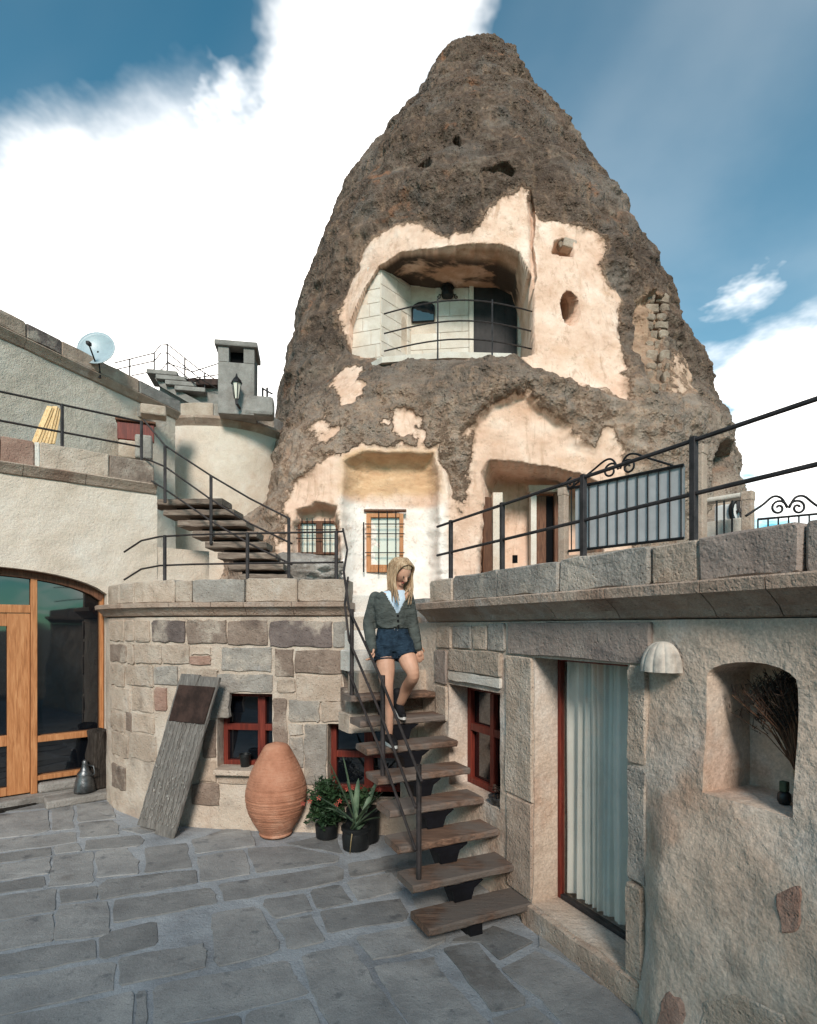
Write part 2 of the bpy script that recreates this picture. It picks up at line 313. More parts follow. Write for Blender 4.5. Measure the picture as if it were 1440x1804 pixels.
# ------------------------------------------------------------------ mesh helpers
class MB:
    piece = False
    def __init__(s): s.v = []; s.f = []
    def add(s, vs_, fs):
        k = len(s.v); s.v.extend([Vector(p) for p in vs_]); s.f.extend([tuple(i + k for i in q) for q in fs]); return s
    def box(s, c, sx, sy, sz, ax=(1, 0, 0), ay=None, az=(0, 0, 1), bev=0.0):
        ax = Vector(ax).normalized(); az = Vector(az).normalized(); ay = Vector(ay).normalized() if ay is not None else az.cross(ax).normalized()
        c = Vector(c); h = (sx / 2, sy / 2, sz / 2)
        if bev <= 0:
            vs_ = [c + ax * (h[0] * i) + ay * (h[1] * j) + az * (h[2] * k) for k in (-1, 1) for j in (-1, 1) for i in (-1, 1)]
            return s.add(vs_, [(0, 2, 3, 1), (4, 5, 7, 6), (0, 1, 5, 4), (2, 6, 7, 3), (0, 4, 6, 2), (1, 3, 7, 5)])
        bm = bmesh.new(); bmesh.ops.create_cube(bm, size=1.0)
        for q in bm.verts: q.co = Vector((q.co.x * sx, q.co.y * sy, q.co.z * sz))
        bmesh.ops.bevel(bm, geom=list(bm.edges), offset=min(bev, 0.45 * min(sx, sy, sz)), segments=2, affect='EDGES', profile=0.5)
        bm.verts.index_update()
        vs_ = [c + ax * q.co.x + ay * q.co.y + az * q.co.z for q in bm.verts]; fs = [tuple(q.index for q in f.verts) for f in bm.faces]; bm.free()
        return s.add(vs_, fs)
    def tube(s, path, r, n=8, cap=True):
        path = [Vector(p) for p in path]; rr = r if isinstance(r, (list, tuple)) else [r] * len(path)
        vs_, fs = [], []; prev = None
        for i, p in enumerate(path):
            t = (path[min(i + 1, len(path) - 1)] - path[max(i - 1, 0)])
            t = t.normalized() if t.length > 1e-9 else Vector((0, 0, 1))
            if prev is None:
                a = t.cross(Vector((0, 0, 1)));
                if a.length < 1e-3: a = t.cross(Vector((1, 0, 0)))
            else:
                a = prev - t * prev.dot(t)
                if a.length < 1e-4: a = t.orthogonal()
            a.normalize(); prev = a; b_ = t.cross(a)
            for k in range(n):
                th = 2 * math.pi * k / n; vs_.append(p + (a * math.cos(th) + b_ * math.sin(th)) * rr[i])
        m = len(path)
        for i in range(m - 1):
            for k in range(n): fs.append((i * n + k, i * n + (k + 1) % n, (i + 1) * n + (k + 1) % n, (i + 1) * n + k))
        if cap: fs.append(tuple(range(n))[::-1]); fs.append(tuple((m - 1) * n + k for k in range(n)))
        return s.add(vs_, fs)
    def lathe(s, prof, c, n=32, a0=0.0, a1=2 * math.pi):
        c = Vector(c); full = abs(a1 - a0 - 2 * math.pi) < 1e-6; cols = n if full else n + 1; vs_, fs = [], []
        for r, z in prof:
            for k in range(cols):
                t = a0 + (a1 - a0) * k / n; vs_.append(c + Vector((r * math.cos(t), r * math.sin(t), z)))
        for i in range(len(prof) - 1):
            for k in range(n):
                k2 = (k + 1) % cols; fs.append((i * cols + k, i * cols + k2, (i + 1) * cols + k2, (i + 1) * cols + k))
        if full: fs.append(tuple(range(cols))[::-1]); fs.append(tuple((len(prof) - 1) * cols + k for k in range(cols)))
        return s.add(vs_, fs)
    def prism(s, pts, vec):
        pts = [Vector(p) for p in pts]; vec = Vector(vec); n = len(pts)
        fs = [tuple(range(n))[::-1], tuple(range(n, 2 * n))] + [(i, (i + 1) % n, n + (i + 1) % n, n + i) for i in range(n)]
        return s.add(pts + [p + vec for p in pts], fs)
    def grid(s, rows):
        m, n = len(rows), len(rows[0])
        return s.add([p for r in rows for p in r], [(i * n + j, i * n + j + 1, (i + 1) * n + j + 1, (i + 1) * n + j) for i in range(m - 1) for j in range(n - 1)])
    def mesh(s, name, origin=(0, 0, 0), smooth=False, fix=True):
        o = Vector(origin); me = bpy.data.meshes.new(name)
        me.from_pydata([tuple(p - o) for p in s.v], [], s.f)
        if fix:
            bm = bmesh.new(); bm.from_mesh(me); bmesh.ops.recalc_face_normals(bm, faces=bm.faces); bm.to_mesh(me); bm.free()
        if smooth: me.polygons.foreach_set('use_smooth', [True] * len(me.polygons))
        me.update(); return me
    def build(s, name, mat, parent=None, smooth=False, auto=None, fix=True):
        org = root_loc(parent)
        o = bpy.data.objects.new(name, s.mesh(name, org, smooth, fix)); COL.objects.link(o)
        o.data.materials.append(M[mat] if isinstance(mat, str) else mat)
        if parent is not None: o.parent = parent
        if s.piece and not auto: auto = 32
        if auto:
            o.data.polygons.foreach_set('use_smooth', [True] * len(o.data.polygons))
            o.data.set_sharp_from_angle(angle=R(auto))
        return o
def root_loc(p):
    if p is None: return Vector((0, 0, 0))
    while p.parent is not None: p = p.parent
    return p.location.copy()
def tag(o, label=None, cat=None, group=None, kind=None):
    if label: o['label'] = label
    if cat: o['category'] = cat
    if group: o['group'] = group
    if kind: o['kind'] = kind
    return o
def thing(name, loc, label, cat, group=None):
    o = bpy.data.objects.new(name, None); o.empty_display_size = 0.1; COL.objects.link(o); o.location = loc
    return tag(o, label, cat, group)
def structure(o): o['kind'] = 'structure'; return o
def round_poly(pts, seg=0.12, jit=0.008, seed=0, rnd=0.06):
    rng = random.Random(seed); pts = [Vector((p[0], p[1])) for p in pts]; n = len(pts); out = []
    for i in range(n):
        a, b_, c_ = pts[i - 1], pts[i], pts[(i + 1) % n]
        da = min(rnd, (a - b_).length * 0.3); dc = min(rnd, (c_ - b_).length * 0.3)
        p1 = b_ + (a - b_).normalized() * da; p2 = b_ + (c_ - b_).normalized() * dc
        q1 = c_ + (b_ - c_).normalized() * min(rnd, (b_ - c_).length * 0.3)
        out.append(p1); out.append((p1 + p2) / 2 * 0.4 + b_ * 0.6); out.append(p2)
        L = (q1 - p2).length; k = int(L / seg)
        for j in range(1, k): out.append(p2.lerp(q1, j / k))
    return [p + Vector((rng.uniform(-jit, jit), rng.uniform(-jit, jit))) for p in out]
def piece(outl, mp, o0, o1, bev=0.012, seed=0, rough=0.004):
    """one stone: outline in wall/floor coordinates, mp(a,b,o)->point, back depth o0, face o1"""
    rng = random.Random(seed); c = sum(outl, Vector((0, 0))) / len(outl); m = MB(); n = len(outl)
    ins = [p + (c - p).normalized() * min(bev, (c - p).length * 0.4) for p in outl]
    ins2 = [p + (c - p) * 0.5 for p in outl]
    vs_ = [mp(p.x, p.y, o0) for p in outl] + [mp(p.x, p.y, o1 - bev * 0.8) for p in outl] + [mp(p.x, p.y, o1 + rng.uniform(-rough, rough) * 0.5) for p in ins]
    vs_ += [mp(p.x, p.y, o1 + rng.uniform(-rough, rough) * 0.5) for p in ins2] + [mp(c.x, c.y, o1)]
    fs = []
    for k in range(3):
        for i in range(n): fs.append((k * n + i, k * n + (i + 1) % n, (k + 1) * n + (i + 1) % n, (k + 1) * n + i))
    for i in range(n): fs.append((3 * n + i, 3 * n + (i + 1) % n, 4 * n))
    m.piece = True; return m.add(vs_, fs)
def rect(a0, a1, b0, b1): return [(a0, b0), (a1, b0), (a1, b1), (a0, b1)]
def plank(m, c, ax, ay, L, W, T, seed=0, jit=0.004, nseg=9):
    """a worn board: long axis ax, width axis ay, thickness up"""
    rng = random.Random(seed); ax = Vector(ax).normalized(); ay = Vector(ay).normalized(); az = ax.cross(ay).normalized(); c = Vector(c); b_ = min(0.012, T * 0.25)
    prof = [(-W / 2, -T / 2 + b_), (-W / 2 + b_, -T / 2), (W / 2 - b_, -T / 2), (W / 2, -T / 2 + b_), (W / 2, T / 2 - b_), (W / 2 - b_, T / 2), (0, T / 2), (-W / 2 + b_, T / 2), (-W / 2, T / 2 - b_)]
    vs_, fs = [], []; n = len(prof)
    for i in range(nseg + 1):
        x = -L / 2 + L * i / nseg; e = 0.004 if i in (0, nseg) else 0
        for y, z in prof:
            vs_.append(c + ax * (x + rng.uniform(-jit, jit)) + ay * (y * (1 - e / W) + rng.uniform(-jit, jit)) + az * (z + rng.uniform(-jit, jit) * 0.6))
    for i in range(nseg):
        for k in range(n): fs.append((i * n + k, i * n + (k + 1) % n, (i + 1) * n + (k + 1) % n, (i + 1) * n + k))
    fs.append(tuple(range(n))); fs.append(tuple(nseg * n + k for k in range(n)))
    return m.add(vs_, fs)
def cut(o, cutters):
    """carve openings out of a solid mesh object for good"""
    tmp = []
    for cm in cutters:
        me = cm.mesh('cutter', root_loc(o)); co = bpy.data.objects.new('cutter', me); COL.objects.link(co); co.location = root_loc(o); tmp.append(co)
        md = o.modifiers.new('cut', 'BOOLEAN'); md.operation = 'DIFFERENCE'; md.solver = 'EXACT'; md.object = co
    bpy.context.view_layer.update(); dg = bpy.context.evaluated_depsgraph_get()
    me = bpy.data.meshes.new_from_object(o.evaluated_get(dg)); o.modifiers.clear(); old = o.data; o.data = me; me.name = old.name
    for co in tmp: bpy.data.objects.remove(co)
    return o
def solid_sheet(fn, a0, a1, b0, b1, na, nb, back):
    """a thick wall: face fn(a,b) displaced, flat back given by back(a,b)"""
    m = MB(); A = [a0 + (a1 - a0) * i / na for i in range(na + 1)]; B = [b0 + (b1 - b0) * j / nb for j in range(nb + 1)]
    vs_ = [fn(a, b_) for b_ in B for a in A]; n = na + 1
    fs = [(j * n + i, j * n + i + 1, (j + 1) * n + i + 1, (j + 1) * n + i) for j in range(nb) for i in range(na)]
    vs_ += [back(a, b_) for b_ in B for a in A]; K = n * (nb + 1)
    fs += [(K + j * n + i, K + (j + 1) * n + i, K + (j + 1) * n + i + 1, K + j * n + i + 1) for j in range(nb) for i in range(na)]
    for i in range(na):
        fs.append((i, K + i, K + i + 1, i + 1)); q = nb * n + i; fs.append((q, q + 1, K + q + 1, K + q))
    for j in range(nb):
        q = j * n; fs.append((q, q + n, K + q + n, K + q)); q = j * n + na; fs.append((q, K + q, K + q + n, q + n))
    return m.add(vs_, fs)
def rail_path(pts, k=1): return pts
def spiral(c, ex, ez, r0, turns, a0, sgn=1, n=26):
    c = Vector(c); out = []
    for i in range(n + 1):
        t = i / n; a = a0 + sgn * turns * 2 * math.pi * t; r = r0 * (1 - 0.82 * t)
        out.append(c + Vector(ex) * (r * math.cos(a)) + Vector(ez) * (r * math.sin(a)))
    return out
def new_thing_mesh(m, name, mat, label, cat, group=None, **k): return tag(m.build(name, mat, None, **k), label, cat, group)
# ------------------------------------------------------------------ the rock tower
TD = 20.0                                # distance of its axis
PROFILE = [(2.0, 7.82, 3.0), (2.51, 7.82, 3.0), (3.01, 7.81, 3.01), (3.52, 7.79, 3.01), (4.03, 7.77, 3.01), (4.54, 7.74, 3.01), (5.04, 7.71, 3.02), (5.55, 7.67, 3.02), (6.06, 7.63, 3.02), (6.57, 7.6, 3.02), (7.07, 7.57, 2.99), (7.58, 7.5, 2.93), (8.09, 7.36, 2.82), (8.6, 7.25, 2.73), (9.1, 7.14, 2.65), (9.61, 7.02, 2.6), (10.12, 6.9, 2.58), (10.63, 6.75, 2.55), (11.13, 6.57, 2.54), (11.64, 6.41, 2.52), (12.15, 6.3, 2.5), (12.66, 6.16, 2.46), (13.16, 5.97, 2.42), (13.67, 5.8, 2.38), (14.18, 5.59, 2.33), (14.69, 5.32, 2.26), (15.19, 5.07, 2.22), (15.7, 4.87, 2.2), (16.21, 4.61, 2.2), (16.72, 4.36, 2.23), (17.22, 4.1, 2.25), (17.73, 3.8, 2.24), (18.24, 3.44, 2.22), (18.74, 3.08, 2.22), (19.25, 2.74, 2.25), (19.76, 2.44, 2.29), (20.27, 2.14, 2.32), (20.77, 1.91, 2.36), (21.28, 1.74, 2.39), (21.79, 1.29, 2.39), (21.95, 0.4, 2.4)]   # height, radius, axis x
_z, _r, _cs = [np.array(q) for q in zip(*PROFILE)]
ZTOP = float(_z[-1])
def tw_r(th, z):
    r = np.interp(z, _z, _r)
    r = r + 1.7 * np.exp(-((th + 0.66) / 0.26) ** 2) * sstep(-z, -9.4, -5.5)          # buttress at the left foot
    r = r + 1.5 * np.exp(-((th + 0.92) / 0.22) ** 2) * sstep(-z, -5.6, -4.0)
    return r
def tw_c(z): return np.interp(z, _z, _cs)
def tw_hit(px, py):
    dx, dz = (px - HX) / FPX, (HY - py) / FPX
    for d in np.arange(8.0, 24.0, 0.02):
        x, z = dx * d, EYE + dz * d
        ax, ay = x - float(tw_c(z)), d - TD; th = math.atan2(ax, -ay)
        if math.hypot(ax, ay) < float(tw_r(np.array(th), z)): return th, z
    return th, z
AK = 7.4                                 # metres of arc per radian used for the outlines
def outline(pts): return np.array([(t * AK, z) for t, z in (tw_hit(*p) for p in pts)])
def sdf(poly, A, Z):
    """signed distance to a closed outline on the rock face, negative inside"""
    out = np.full(A.shape, 9.0); mg = 1.0
    sel = (A > poly[:, 0].min() - mg) & (A < poly[:, 0].max() + mg) & (Z > poly[:, 1].min() - mg) & (Z < poly[:, 1].max() + mg)
    a, z = A[sel], Z[sel]; d = np.full(a.shape, 1e9); ins = np.zeros(a.shape, bool); n = len(poly)
    for i in range(n):
        x0, y0 = poly[i]; x1, y1 = poly[(i + 1) % n]; ex, ey = x1 - x0, y1 - y0
        t = np.clip(((a - x0) * ex + (z - y0) * ey) / (ex * ex + ey * ey + 1e-12), 0, 1)
        d = np.minimum(d, (a - x0 - t * ex) ** 2 + (z - y0 - t * ey) ** 2)
        cond = (y0 > z) != (y1 > z)
        with np.errstate(divide='ignore', invalid='ignore'): xi = (x1 - x0) * (z - y0) / (y1 - y0 + 1e-12) + x0
        ins ^= cond & (a < xi)
    d = np.sqrt(d); out[sel] = np.where(ins, -d, d); return out

thv = np.concatenate([np.linspace(-1.45, 1.45, 700), np.linspace(1.45, 2 * math.pi - 1.45, 60)[1:-1]])
zv = np.concatenate([np.linspace(2.0, 12.4, 350), np.linspace(12.4, ZTOP, 210)[1:]])
TH, ZZ = np.meshgrid(thv, zv); NTH, NZ = len(thv), len(zv)
th, z = TH.ravel(), ZZ.ravel(); A = np.where(th > math.pi, th - 2 * math.pi, th) * AK
r = tw_r(np.where(th > math.pi, th - 2 * math.pi, th), z); cx = tw_c(z)
P = np.stack([cx + r * np.sin(th), TD - r * np.cos(th), z], 1); rad = np.stack([np.sin(th), -np.cos(th), np.zeros_like(th)], 1)
wob = fbm(P * 1.6, 4, 31) * 0.20 + fbm(P * 6.0, 3, 37) * 0.09
def region(pts, soft=0.12, noise=1.0):
    s = sdf(outline(pts), A, z) + wob * noise; return sstep(-s, -soft, soft), s
pale1, _ = region([(602,596),(588,566),(596,518),(617,470),(632,428),(677,396),(719,384),(790,402),(838,404),(868,356),(922,321),(940,339),(958,374),(988,380),(1018,398),(1053,398),(1071,422),(1068,458),(1083,494),(1107,518),(1104,637),(1101,700),(1018,673),(934,643),(910,620),(838,624),(767,626),(683,632),(629,626)], 0.20)
pale2, _ = region([(827,815),(832,757),(876,718),(925,696),(968,728),(1012,767),(1051,790),(1075,764),(1095,786),(1110,830),(1120,1080),(780,1080),(792,900),(822,870)], 0.18)
pale3, _ = region([(600,870),(606,800),(640,785),(770,788),(786,830),(800,890),(800,1090),(560,1090),(575,985),(600,960)], 0.08, 0.6)
pale4, _ = region([(668,735),(700,726),(738,742),(744,780),(700,786),(672,768)], 0.16, 2.4)
pale5, _ = region([(580,690),(600,655),(632,650),(642,680),(620,706),(590,706)], 0.14, 2.0)
pale6, _ = region([(552,755),(572,742),(592,758),(576,780)], 0.2, 2.2)
pale7, _ = region([(500,905),(520,855),(560,842),(602,800),(604,990),(500,1000)], 0.10, 1.3)
brick, _ = region([(1133,520),(1160,506),(1182,530),(1183,600),(1180,640),(1195,660),(1185,690),(1140,685),(1133,600)], 0.06, 0.4)
tan1, _ = region([(1180,640),(1205,615),(1222,650),(1225,690),(1180,695)], 0.1)
white, _ = region([(604,880),(788,884),(800,1090),(560,1090),(575,985),(604,960)], 0.10, 0.5)
ochre, _ = region([(604,865),(606,800),(640,790),(768,792),(782,868)], 0.12, 0.5)
streak, _ = region([(1100,400),(1110,520),(1105,700),(1130,720),(1140,560),(1120,420)], 0.1)
drip, _ = region([(786,700),(830,700),(832,800),(815,905),(800,915),(788,850)], 0.10, 1.6)
pale = np.clip(pale1 + pale2 + pale3 + pale4 * 0.8 + pale5 + pale6 * 0.6 + pale7 * 0.75 + tan1 * 0.6, 0, 1) * (1 - 0.6 * drip)
lowm = sstep(-z, -8.6, -6.6) * sstep(-np.abs(A + 1.0), -5.5, -3.5); pale = np.clip(pale + 0.30 * lowm, 0, 1)
worn = sstep(fbm(P * 0.55, 3, 101), -0.25, 0.25)
# crust relief
big = fbm(P * 0.42, 3, 3); mid_ = fbm(P * 1.15, 4, 11); rid = 1 - np.abs(fbm(P * np.array([1.0, 1.0, 1.7]) * 0.9, 4, 23)) * 2.2
fin = fbm(P * 4.3, 4, 41, 0.6); peb = vnoise(P * 15, 57)
stri = fbm(P * np.array([2.6, 2.6, 0.55]) + big[:, None] * 0.8, 4, 91)
led = fbm(P * np.array([0.5, 0.5, 2.3]), 3, 95)
crust = -0.10 + big * 0.34 + mid_ * 0.17 + np.clip(rid, -0.5, 1) * 0.10 + stri * 0.13 + led * 0.10 + (fin * 0.085 + peb * 0.024) * (0.35 + 0.8 * worn) + np.abs(stri) * -0.10 * (1 - worn)
soft_ = mid_ * 0.05 + fin * 0.025 + vnoise(P * 9, 5) * 0.007
edge_keep = 1 - 0.55 * sstep(np.abs(np.where(th > math.pi, th - 2 * math.pi, th)), 0.9, 1.3) * 1
disp = crust * edge_keep * (1 - pale) + soft_ * pale
apron = np.exp(-((A - 0.0) / 4.0) ** 2) * np.exp(-((z - 7.3) / 0.8) ** 2)
disp = disp + apron * 0.30 * (1 - pale)
disp = disp - 0.20 * pale1 - 0.10 * pale2
disp = disp - 0.06 * brick
P = P + rad * disp[:, None]
# hollows cut into the rock
niche_w = np.zeros_like(A)
def ell(cx_, cy_, rx_, ry_, tilt=0.0, n=14):
    return [(cx_ + rx_ * math.cos(2 * math.pi * i / n) + tilt * ry_ * math.sin(2 * math.pi * i / n), cy_ + ry_ * math.sin(2 * math.pi * i / n)) for i in range(n)]
def hollow(pts, depth, edge, dirv=(0, 1, 0), noise=0.5):
    s = sdf(outline(pts), A, z) + wob * noise * 0.8
    wgt = 1 - (1 - np.clip(-s / edge, 0, 1)) ** 4; dv = np.array(dirv, float)
    global P
    P = P + dv[None, :] * (depth * wgt)[:, None]
    return wgt
wn_ = hollow([(604,612),(608,560),(634,500),(660,462),(700,436),(760,428),(830,420),(884,420),(918,434),(936,470),(946,520),(946,590),(944,616),(890,630),(760,632),(680,630),(620,622)], 3.0, 0.26, (0.09, 1, 0), 0.12)
niche_w = np.maximum(niche_w, wn_)
wp = hollow([(848,830),(862,808),(900,808),(960,820),(1030,836),(1064,850),(1066,1080),(842,1080),(842,960),(850,880)], 1.5, 0.16, (0.25, 1, 0), 0.4)
wa = hollow([(604,880),(608,812),(640,794),(765,797),(776,830),(778,1090),(598,1090),(602,960)], 0.55, 0.5, (0, 1, 0), 0.3)
wl = hollow([(512,990),(508,925),(524,896),(560,886),(592,893),(602,925),(602,990)], 0.5, 0.2, (0, 1, 0), 0.5)
hollow(ell(1012, 537, 18, 31, 0.1), 3.0, 0.10, (-0.12, 1, 0.50), 0.12)
hollow([(978,436),(984,414),(1000,409),(1016,420),(1019,443),(1000,441)], 0.45, 0.08, (0, 1, 0), 0.1)
hollow(ell(744, 284, 18, 11, -0.3), 0.35, 0.16, (0, 1, 0.1), 0.3)
hollow(ell(804, 241, 8, 7), 0.4, 0.08, (0, 1, 0), 0.1)
hollow([(840,306),(850,292),(890,286),(916,294),(905,304),(870,308)], 0.28, 0.22, (0, 1, 0.15), 0.5)
hollow([(1262,800),(1278,772),(1298,776),(1306,800),(1304,860),(1296,915),(1258,915)], 0.9, 0.35, (-0.8, 0.5, 0), 0.3)
hollow([(1133,525),(1158,508),(1180,530),(1182,600),(1178,640),(1182,688),(1142,684),(1136,600)], 0.22, 0.1, (0, 1, 0), 0.3)
hollow([(930,345),(938,330),(948,360),(944,420),(950,480),(940,520),(934,470),(938,400)], 0.25, 0.12, (0.4, 1, 0), 0.3)   # cleft right of the balcony
rock_roof = np.where(wp > 0.06, 1.0, 0)
tower = thing('rock_tower', (3.0, 12.0, 2.5), 'tall brown cone-shaped rock tower carved with cave rooms and a balcony', 'rock tower')
me = bpy.data.meshes.new('rock'); N = NTH * NZ
top = np.array([[float(tw_c(ZTOP)), TD, ZTOP + 0.1]]); Pall = np.concatenate([P, top]) - np.array([[3.0, 12.0, 2.5]])
ii, jj = np.meshgrid(np.arange(NZ - 1), np.arange(NTH), indexing='ij'); j2 = (jj + 1) % NTH
quads = np.stack([ii * NTH + jj, ii * NTH + j2, (ii + 1) * NTH + j2, (ii + 1) * NTH + jj], -1).reshape(-1, 4)
kk = np.arange(NTH); tris = np.stack([(NZ - 1) * NTH + kk, (NZ - 1) * NTH + (kk + 1) % NTH, np.full(NTH, N)], -1)
me.vertices.add(len(Pall)); me.vertices.foreach_set('co', Pall.ravel())
me.loops.add(quads.size + tris.size); me.loops.foreach_set('vertex_index', np.concatenate([quads.ravel(), tris.ravel()]))
me.polygons.add(len(quads) + len(tris))
me.polygons.foreach_set('loop_start', np.concatenate([np.arange(len(quads)) * 4, len(quads) * 4 + np.arange(len(tris)) * 3]))
me.update(calc_edges=True); me.validate()
me.polygons.foreach_set('use_smooth', np.ones(len(me.polygons), bool))
for nm, arr in (('pale', pale), ('white', white), ('ochre', ochre), ('niche', niche_w), ('brick', np.clip(brick + tan1 * 0.7, 0, 1))):
    at_ = me.attributes.new(nm, 'FLOAT', 'POINT'); at_.data.foreach_set('value', np.concatenate([arr, [0]]).astype(np.float32))
b = NB('tower_rock')
g1 = b.noise(0.9, 4, 0.65); g2 = b.noise(5.5, 5, 0.7); g3 = b.noise(26, 3, 0.7)
cr = b.ramp(g2, [(0.26, (60, 49, 42)), (0.44, (92, 77, 67)), (0.60, (116, 99, 87)), (0.80, (150, 132, 118))])
cr = b.mix(b.math('MULTIPLY', b.smooth(g1, 0.42, 0.66), 0.5), cr, (106, 84, 70))
cr = b.mix(b.math('MULTIPLY', b.smooth(b.noise(1.7, 4, 0.6, off=(4, 9, 1)), 0.56, 0.70), 0.55), cr, (140, 124, 110))
cr = b.mix(b.math('MULTIPLY', b.smooth(b.noise(0.7, 3, 0.6, off=(9, 2, 5)), 0.52, 0.64), 0.5), cr, (122, 113, 106))
cr = b.mix(b.math('MULTIPLY', b.smooth(b.noise(0.45, 4, 0.6, 0.5, off=(2, 7, 3)), 0.50, 0.66), 0.6), cr, (72, 58, 50))
cr = b.mix(b.math('MULTIPLY', b.smooth(b.noise(1.3, 5, 0.6, 0.4, stretch=(2.4, 2.4, 0.4)), 0.54, 0.70), 0.55), cr, (150, 122, 100))
cr = b.mix(b.math('MULTIPLY', b.smooth(b.noise(1.1, 5, 0.6, 0.3, off=(5, 5, 8)), 0.60, 0.70), 0.6), cr, (156, 108, 80))
sepz = b.n('ShaderNodeSeparateXYZ'); b.l(b.co, sepz.inputs[0])
low = b.smooth(sepz.outputs[2], 2.5, 7.5, 1, 0)
cr = b.mix(b.math('MULTIPLY', low, b.smooth(b.noise(2.3, 5, 0.65), 0.35, 0.65, 0.35, 0.9)), cr, (176, 158, 143))
spk = b.smooth(b.vor(17), 0.02, 0.20, 1, 0)
spk = b.math('MULTIPLY', spk, b.smooth(b.noise(3.1, 4, 0.6), 0.48, 0.62))
cr = b.mix(b.math('MULTIPLY', spk, 0.7), cr, (196, 180, 162))
cr = b.mix(b.math('MULTIPLY', b.smooth(g3, 0.56, 0.70), 0.5), cr, (66, 54, 47))
pl = b.ramp(b.noise(1.4, 5, 0.62), [(0.3, (202, 164, 140)), (0.5, (222, 188, 166)), (0.72, (234, 210, 192))])
pl = b.mix(b.math('MULTIPLY', b.smooth(b.noise(1.2, 7, 0.65, 0.4, stretch=(2.6, 2.6, 0.35)), 0.54, 0.70), 0.5), pl, (172, 132, 104))
pl = b.mix(b.math('MULTIPLY', b.smooth(b.noise(6, 6, 0.65), 0.60, 0.72), 0.4), pl, (160, 128, 104))
oc = b.ramp(b.noise(3, 6, 0.6, stretch=(1, 1, 3)), [(0.3, (186, 146, 112)), (0.6, (212, 174, 138)), (0.8, (228, 198, 166))])
wh = b.ramp(b.noise(2.2, 7, 0.6), [(0.3, (228, 210, 198)), (0.55, (238, 226, 216)), (0.8, (244, 236, 230))])
pl = b.mix(b.math('MULTIPLY', b.smooth(b.noise(2.2, 5, 0.65, 0.5, stretch=(3.0, 3.0, 0.22), off=(1, 4, 2)), 0.56, 0.70), 0.45), pl, (150, 116, 94)); pl = b.mix(b.math('MULTIPLY', b.smooth(b.noise(0.8, 5, 0.65, off=(8, 4, 2)), 0.52, 0.70), 0.45), pl, (196, 152, 120)); pl = b.mix(b.attr('ochre'), pl, oc); pl = b.mix(b.attr('white'), pl, wh)
pn = b.math('ADD', b.attr('pale'), b.math('MULTIPLY', b.math('SUBTRACT', b.noise(3.4, 6, 0.75), 0.5), 1.9))
tr_c = b.ramp(b.noise(4.5, 5, 0.65), [(0.3, (134, 108, 90)), (0.55, (170, 138, 115)), (0.75, (196, 164, 140))])
c = b.mix(b.smooth(pn, 0.05, 0.60), cr, tr_c); c = b.mix(b.smooth(pn, 0.45, 0.95), c, pl)
c = b.mix(b.math('MULTIPLY', b.attr('brick'), 0.75), c, b.ramp(b.noise(4, 6, 0.6), [(0.3, (150, 118, 96)), (0.7, (200, 166, 140))]))
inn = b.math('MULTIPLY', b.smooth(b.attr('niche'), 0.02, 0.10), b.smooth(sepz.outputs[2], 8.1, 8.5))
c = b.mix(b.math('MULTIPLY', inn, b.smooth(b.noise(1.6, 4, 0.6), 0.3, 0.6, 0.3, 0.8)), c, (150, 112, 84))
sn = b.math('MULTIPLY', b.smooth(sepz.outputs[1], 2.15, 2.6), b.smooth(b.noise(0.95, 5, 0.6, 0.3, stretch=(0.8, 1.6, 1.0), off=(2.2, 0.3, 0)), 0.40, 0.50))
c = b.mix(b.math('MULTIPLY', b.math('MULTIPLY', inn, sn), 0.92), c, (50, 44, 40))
hb = b.math('ADD', b.math('MULTIPLY', g2, 1.6), b.math('MULTIPLY', b.noise(16, 3, 0.75), 0.9))
hb = b.math('ADD', hb, b.math('MULTIPLY', b.smooth(b.vor(11), 0.0, 0.5, 1, 0), 0.6))
hb = b.math('MULTIPLY', hb, b.smooth(pn, 0.38, 0.62, 1.0, 0.16)); hb = b.math('MULTIPLY', hb, b.smooth(b.noise(0.55, 3, 0.6, off=(3, 1, 4)), 0.36, 0.60, 0.35, 1.15))
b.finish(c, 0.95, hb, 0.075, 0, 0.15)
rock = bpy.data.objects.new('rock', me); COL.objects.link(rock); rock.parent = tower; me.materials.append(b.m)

from mathutils.bvhtree import BVHTree
_tv = Pall + np.array([[3.0, 12.0, 2.5]])
# coarse look-up of the finished face so that doors and windows sit on it
_bv = BVHTree.FromPolygons(_tv.tolist(), quads[(quads % NTH).max(1) < 700].tolist())
def rock_d(px, py):
    o = Vector((0, 0, EYE)); dv = Vector(((px - HX) / FPX, 1, (HY - py) / FPX))
    h = _bv.ray_cast(o, dv.normalized()); return h[0].y if h[0] else 14.0

print('lipz', [(x, y, round(rock_d(x, y), 2)) for x, y in ((640, 650), (700, 650), (760, 650), (850, 650), (900, 650), (596, 600), (590, 540), (612, 470), (650, 445), (760, 415), (900, 410), (948, 480), (952, 560), (952, 610))])
print('lip', [round(rock_d(x, 652), 2) for x in (640, 680, 720, 760, 800, 850, 900)], rock_d(596, 600), rock_d(590, 560), rock_d(948, 560))
